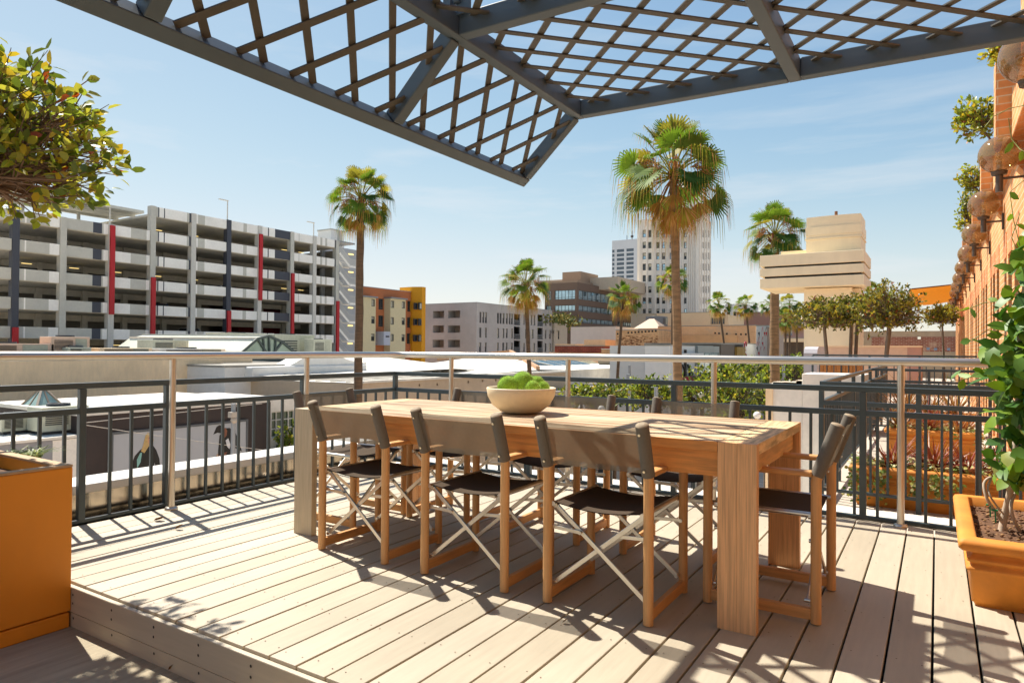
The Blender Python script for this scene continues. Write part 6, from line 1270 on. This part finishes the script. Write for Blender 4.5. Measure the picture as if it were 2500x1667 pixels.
# street lamps, people and a bin
def lamp_post(px, py, D, label, seed):
    c = at_d(px, py, D); t = thing('street_lamp', (c.x, c.y, GZ), label, 'street lamp', 'street lamps with white globes'); mb = MB(); mb.tube([(c.x, c.y, GZ), (c.x, c.y, GZ+.8), (c.x, c.y, GZ+.82), (c.x, c.y, c.z)], [.13, .11, .07, .055], 10); mb.bar((c.x-.45, c.y, c.z-.15), (c.x+.45, c.y, c.z-.15), .06, .06); build('post', mb, DKMET, t)
    for s in (-.45, .45): mb = MB(); mb.ball((c.x+s, c.y, c.z+.1), .15, 0, 3); build('globe', mb, M('milk_glass', 'e6e2da', .3, .03, 3), t)
for a in ((1444, 1003, 28, 'white-globed street lamp seen between two far chair backs', 1), (1690, 968, 34, 'white-globed street lamp among the leaves right of the largest palm', 2), (1820, 1018, 27, 'white-globed street lamp behind the chair at the right of the far side', 3), (1945, 894, 60, 'white-globed street lamp near the white projecting wall', 4)): lamp_post(*a)
for px, y0, D, lb in ((1537, 892, 40, 'plain grey street pole left of the largest palm'), (1602, 945, 30, 'short grey street post in front of the street trees'), (1803, 885, 48, 'grey street pole in the leafy street trees'), (1913, 893, 44, 'grey street pole with boxes near the white wall'), (1702, 890, 55, 'thin street pole beside the glass shop')):
    c = at_d(px, y0, D); t = thing('street_pole', (c.x, c.y, GZ), lb, 'pole', 'grey street poles'); mb = MB(); mb.tube([(c.x, c.y, GZ), (c.x, c.y, c.z)], .09, 10); build('post', mb, METGR, t); mb = MB(); mb.box(c.x-.12, c.x+.12, c.y-.2, c.y-.09, c.z-.9, c.z-.5, 0, .02); build('box', mb, METGR, t)
def person(px, py, D, top, bot, label, seed, pose=0):
    c = at_d(px, py, D); p = Vector((c.x, c.y, GZ+.03)); r = random.Random(seed); yaw = r.uniform(0, 6.28)
    V = [((0, 0, .95), .13, .10), ((0, 0, 1.15), .125, .09), ((0, 0, 1.36), .15, .09), ((0, 0, 1.47), .06, .06), ((0, .01, 1.56), .085, .09), ((0, .01, 1.68), .08, .09),
         ((.10, 0, .88), .09, .09), ((.11, .06+.1*pose, .48), .06, .06), ((.12, .0+.16*pose, .08), .045, .045), ((.12, .12+.16*pose, .04), .04, .035), ((-.10, 0, .88), .09, .09), ((-.11, .03-.1*pose, .48), .06, .06), ((-.12, -.1-.14*pose, .10), .045, .045), ((-.12, .0-.14*pose, .05), .04, .035),
         ((.19, 0, 1.38), .055, .055), ((.24, -.03, 1.12), .042, .042), ((.25, .10, .90), .034, .034), ((.25, .13, .82), .03, .022), ((-.19, 0, 1.38), .055, .055), ((-.24, .0, 1.12), .042, .042), ((-.24, .12, .92), .034, .034), ((-.24, .15, .84), .03, .022)]
    E_ = [(0, 1), (1, 2), (2, 3), (3, 4), (4, 5), (0, 6), (6, 7), (7, 8), (8, 9), (0, 10), (10, 11), (11, 12), (12, 13), (2, 14), (14, 15), (15, 16), (16, 17), (2, 18), (18, 19), (19, 20), (20, 21)]
    me = bpy.data.meshes.new('person'); ca, sa_ = cos(yaw), sin(yaw)
    me.from_pydata([(v[0][0]*ca-v[0][1]*sa_, v[0][0]*sa_+v[0][1]*ca, v[0][2]) for v in V], E_, []); o = bpy.data.objects.new('person', me); COL.objects.link(o); o.location = p
    sk = o.modifiers.new('skin', 'SKIN'); o.modifiers.new('sub', 'SUBSURF').levels = 1
    for i, v in enumerate(V): me.skin_vertices[0].data[i].radius = (v[1], v[2])
    me.skin_vertices[0].data[0].use_root = True
    m = bpy.data.materials.new('clothes_%d' % seed); m.use_nodes = True; t = m.node_tree; bs = t.nodes['Principled BSDF']; tc = t.nodes.new('ShaderNodeTexCoord'); sp = t.nodes.new('ShaderNodeSeparateXYZ'); mr = t.nodes.new('ShaderNodeMapRange'); mr.inputs[2].default_value = 1.75; cr = t.nodes.new('ShaderNodeValToRGB'); cr.color_ramp.interpolation = 'CONSTANT'
    e = cr.color_ramp.elements; e[0].color = (.03, .03, .03, 1); e[1].position = .05; e[1].color = (*hx(bot), 1)
    for pos, col in ((.55, hx(top)), (.83, hx('b98a6a')), (.94, hx('2a1c14'))): q = e.new(pos); q.color = (*col, 1)
    t.links.new(tc.outputs['Object'], sp.inputs[0]); t.links.new(sp.outputs[2], mr.inputs[0]); t.links.new(mr.outputs[0], cr.inputs[0]); t.links.new(cr.outputs[0], bs.inputs['Base Color']); bs.inputs['Roughness'].default_value = .8; me.materials.append(m)
    tag(o, label, 'person', 'pedestrians in the street below')
def on_street(px, py): d = at_z(px, py, GZ); return (d-EYE).dot(_f2)
for px, py, top, bot, lb, sd, ps in ((1453, 1172, 'd9a0a0', 'b8949a', 'pedestrian in pale pink seen under the table between the chair legs', 1, .6), (1498, 1174, '8a8ea0', '6b6b86', 'pedestrian in grey-blue at the right of the street bin', 2, .5), (1410, 1160, '222222', '1d1d22', 'pedestrian in black seen low between the chair braces', 3, .7), (1418, 1158, '6a2020', '22222c', 'pedestrian in dark red walking beside the one in black', 4, .4)):
    person(px, py, on_street(px, py), top, bot, lb, sd, ps)
c = at_z(1469, 1176, GZ); t = thing('litter_bin', (c.x, c.y, GZ), 'dark round street bin seen under the table between the chairs', 'bin'); mb = MB(); mb.lathe([(0, GZ+.03), (.30, GZ+.03), (.34, GZ+.9), (.36, GZ+.95), (.30, GZ+1.1), (0, GZ+1.2)], (c.x, c.y, 0), 20)
for k in range(16): a = k*pi/8; mb.bar((c.x+.33*cos(a), c.y+.33*sin(a), GZ+.05), (c.x+.36*cos(a), c.y+.36*sin(a), GZ+.9), .04, .03)
build('body', mb, DKMET, t)
# far hill and planted blocks closing the horizon
m = MB(); vs = []; r = random.Random(2)
for i in range(61): x = -1400+i*45; vs += [(x, 1900, GZ-2), (x, 1900, 8+22*noise.noise(Vector((i*.22, 0, 0)))+14)]
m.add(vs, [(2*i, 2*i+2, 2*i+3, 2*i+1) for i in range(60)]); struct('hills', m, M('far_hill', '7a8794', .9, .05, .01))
m = MB(); r = random.Random(31)
for k in range(90):
    x, y = r.uniform(-420, 60), r.uniform(255, 700)
    if -40 < x < 10 and y < 500: continue
    m.box(x, x+r.uniform(14, 34), y, y+r.uniform(14, 30), GZ, GZ+r.uniform(6, 13))
tag(build('far_blocks', m, M('far_block', 'a89c8c', .85, .12, .02), None, (-100, 450, GZ)), 'low far-off city blocks closing the horizon', 'buildings', kind='stuff')
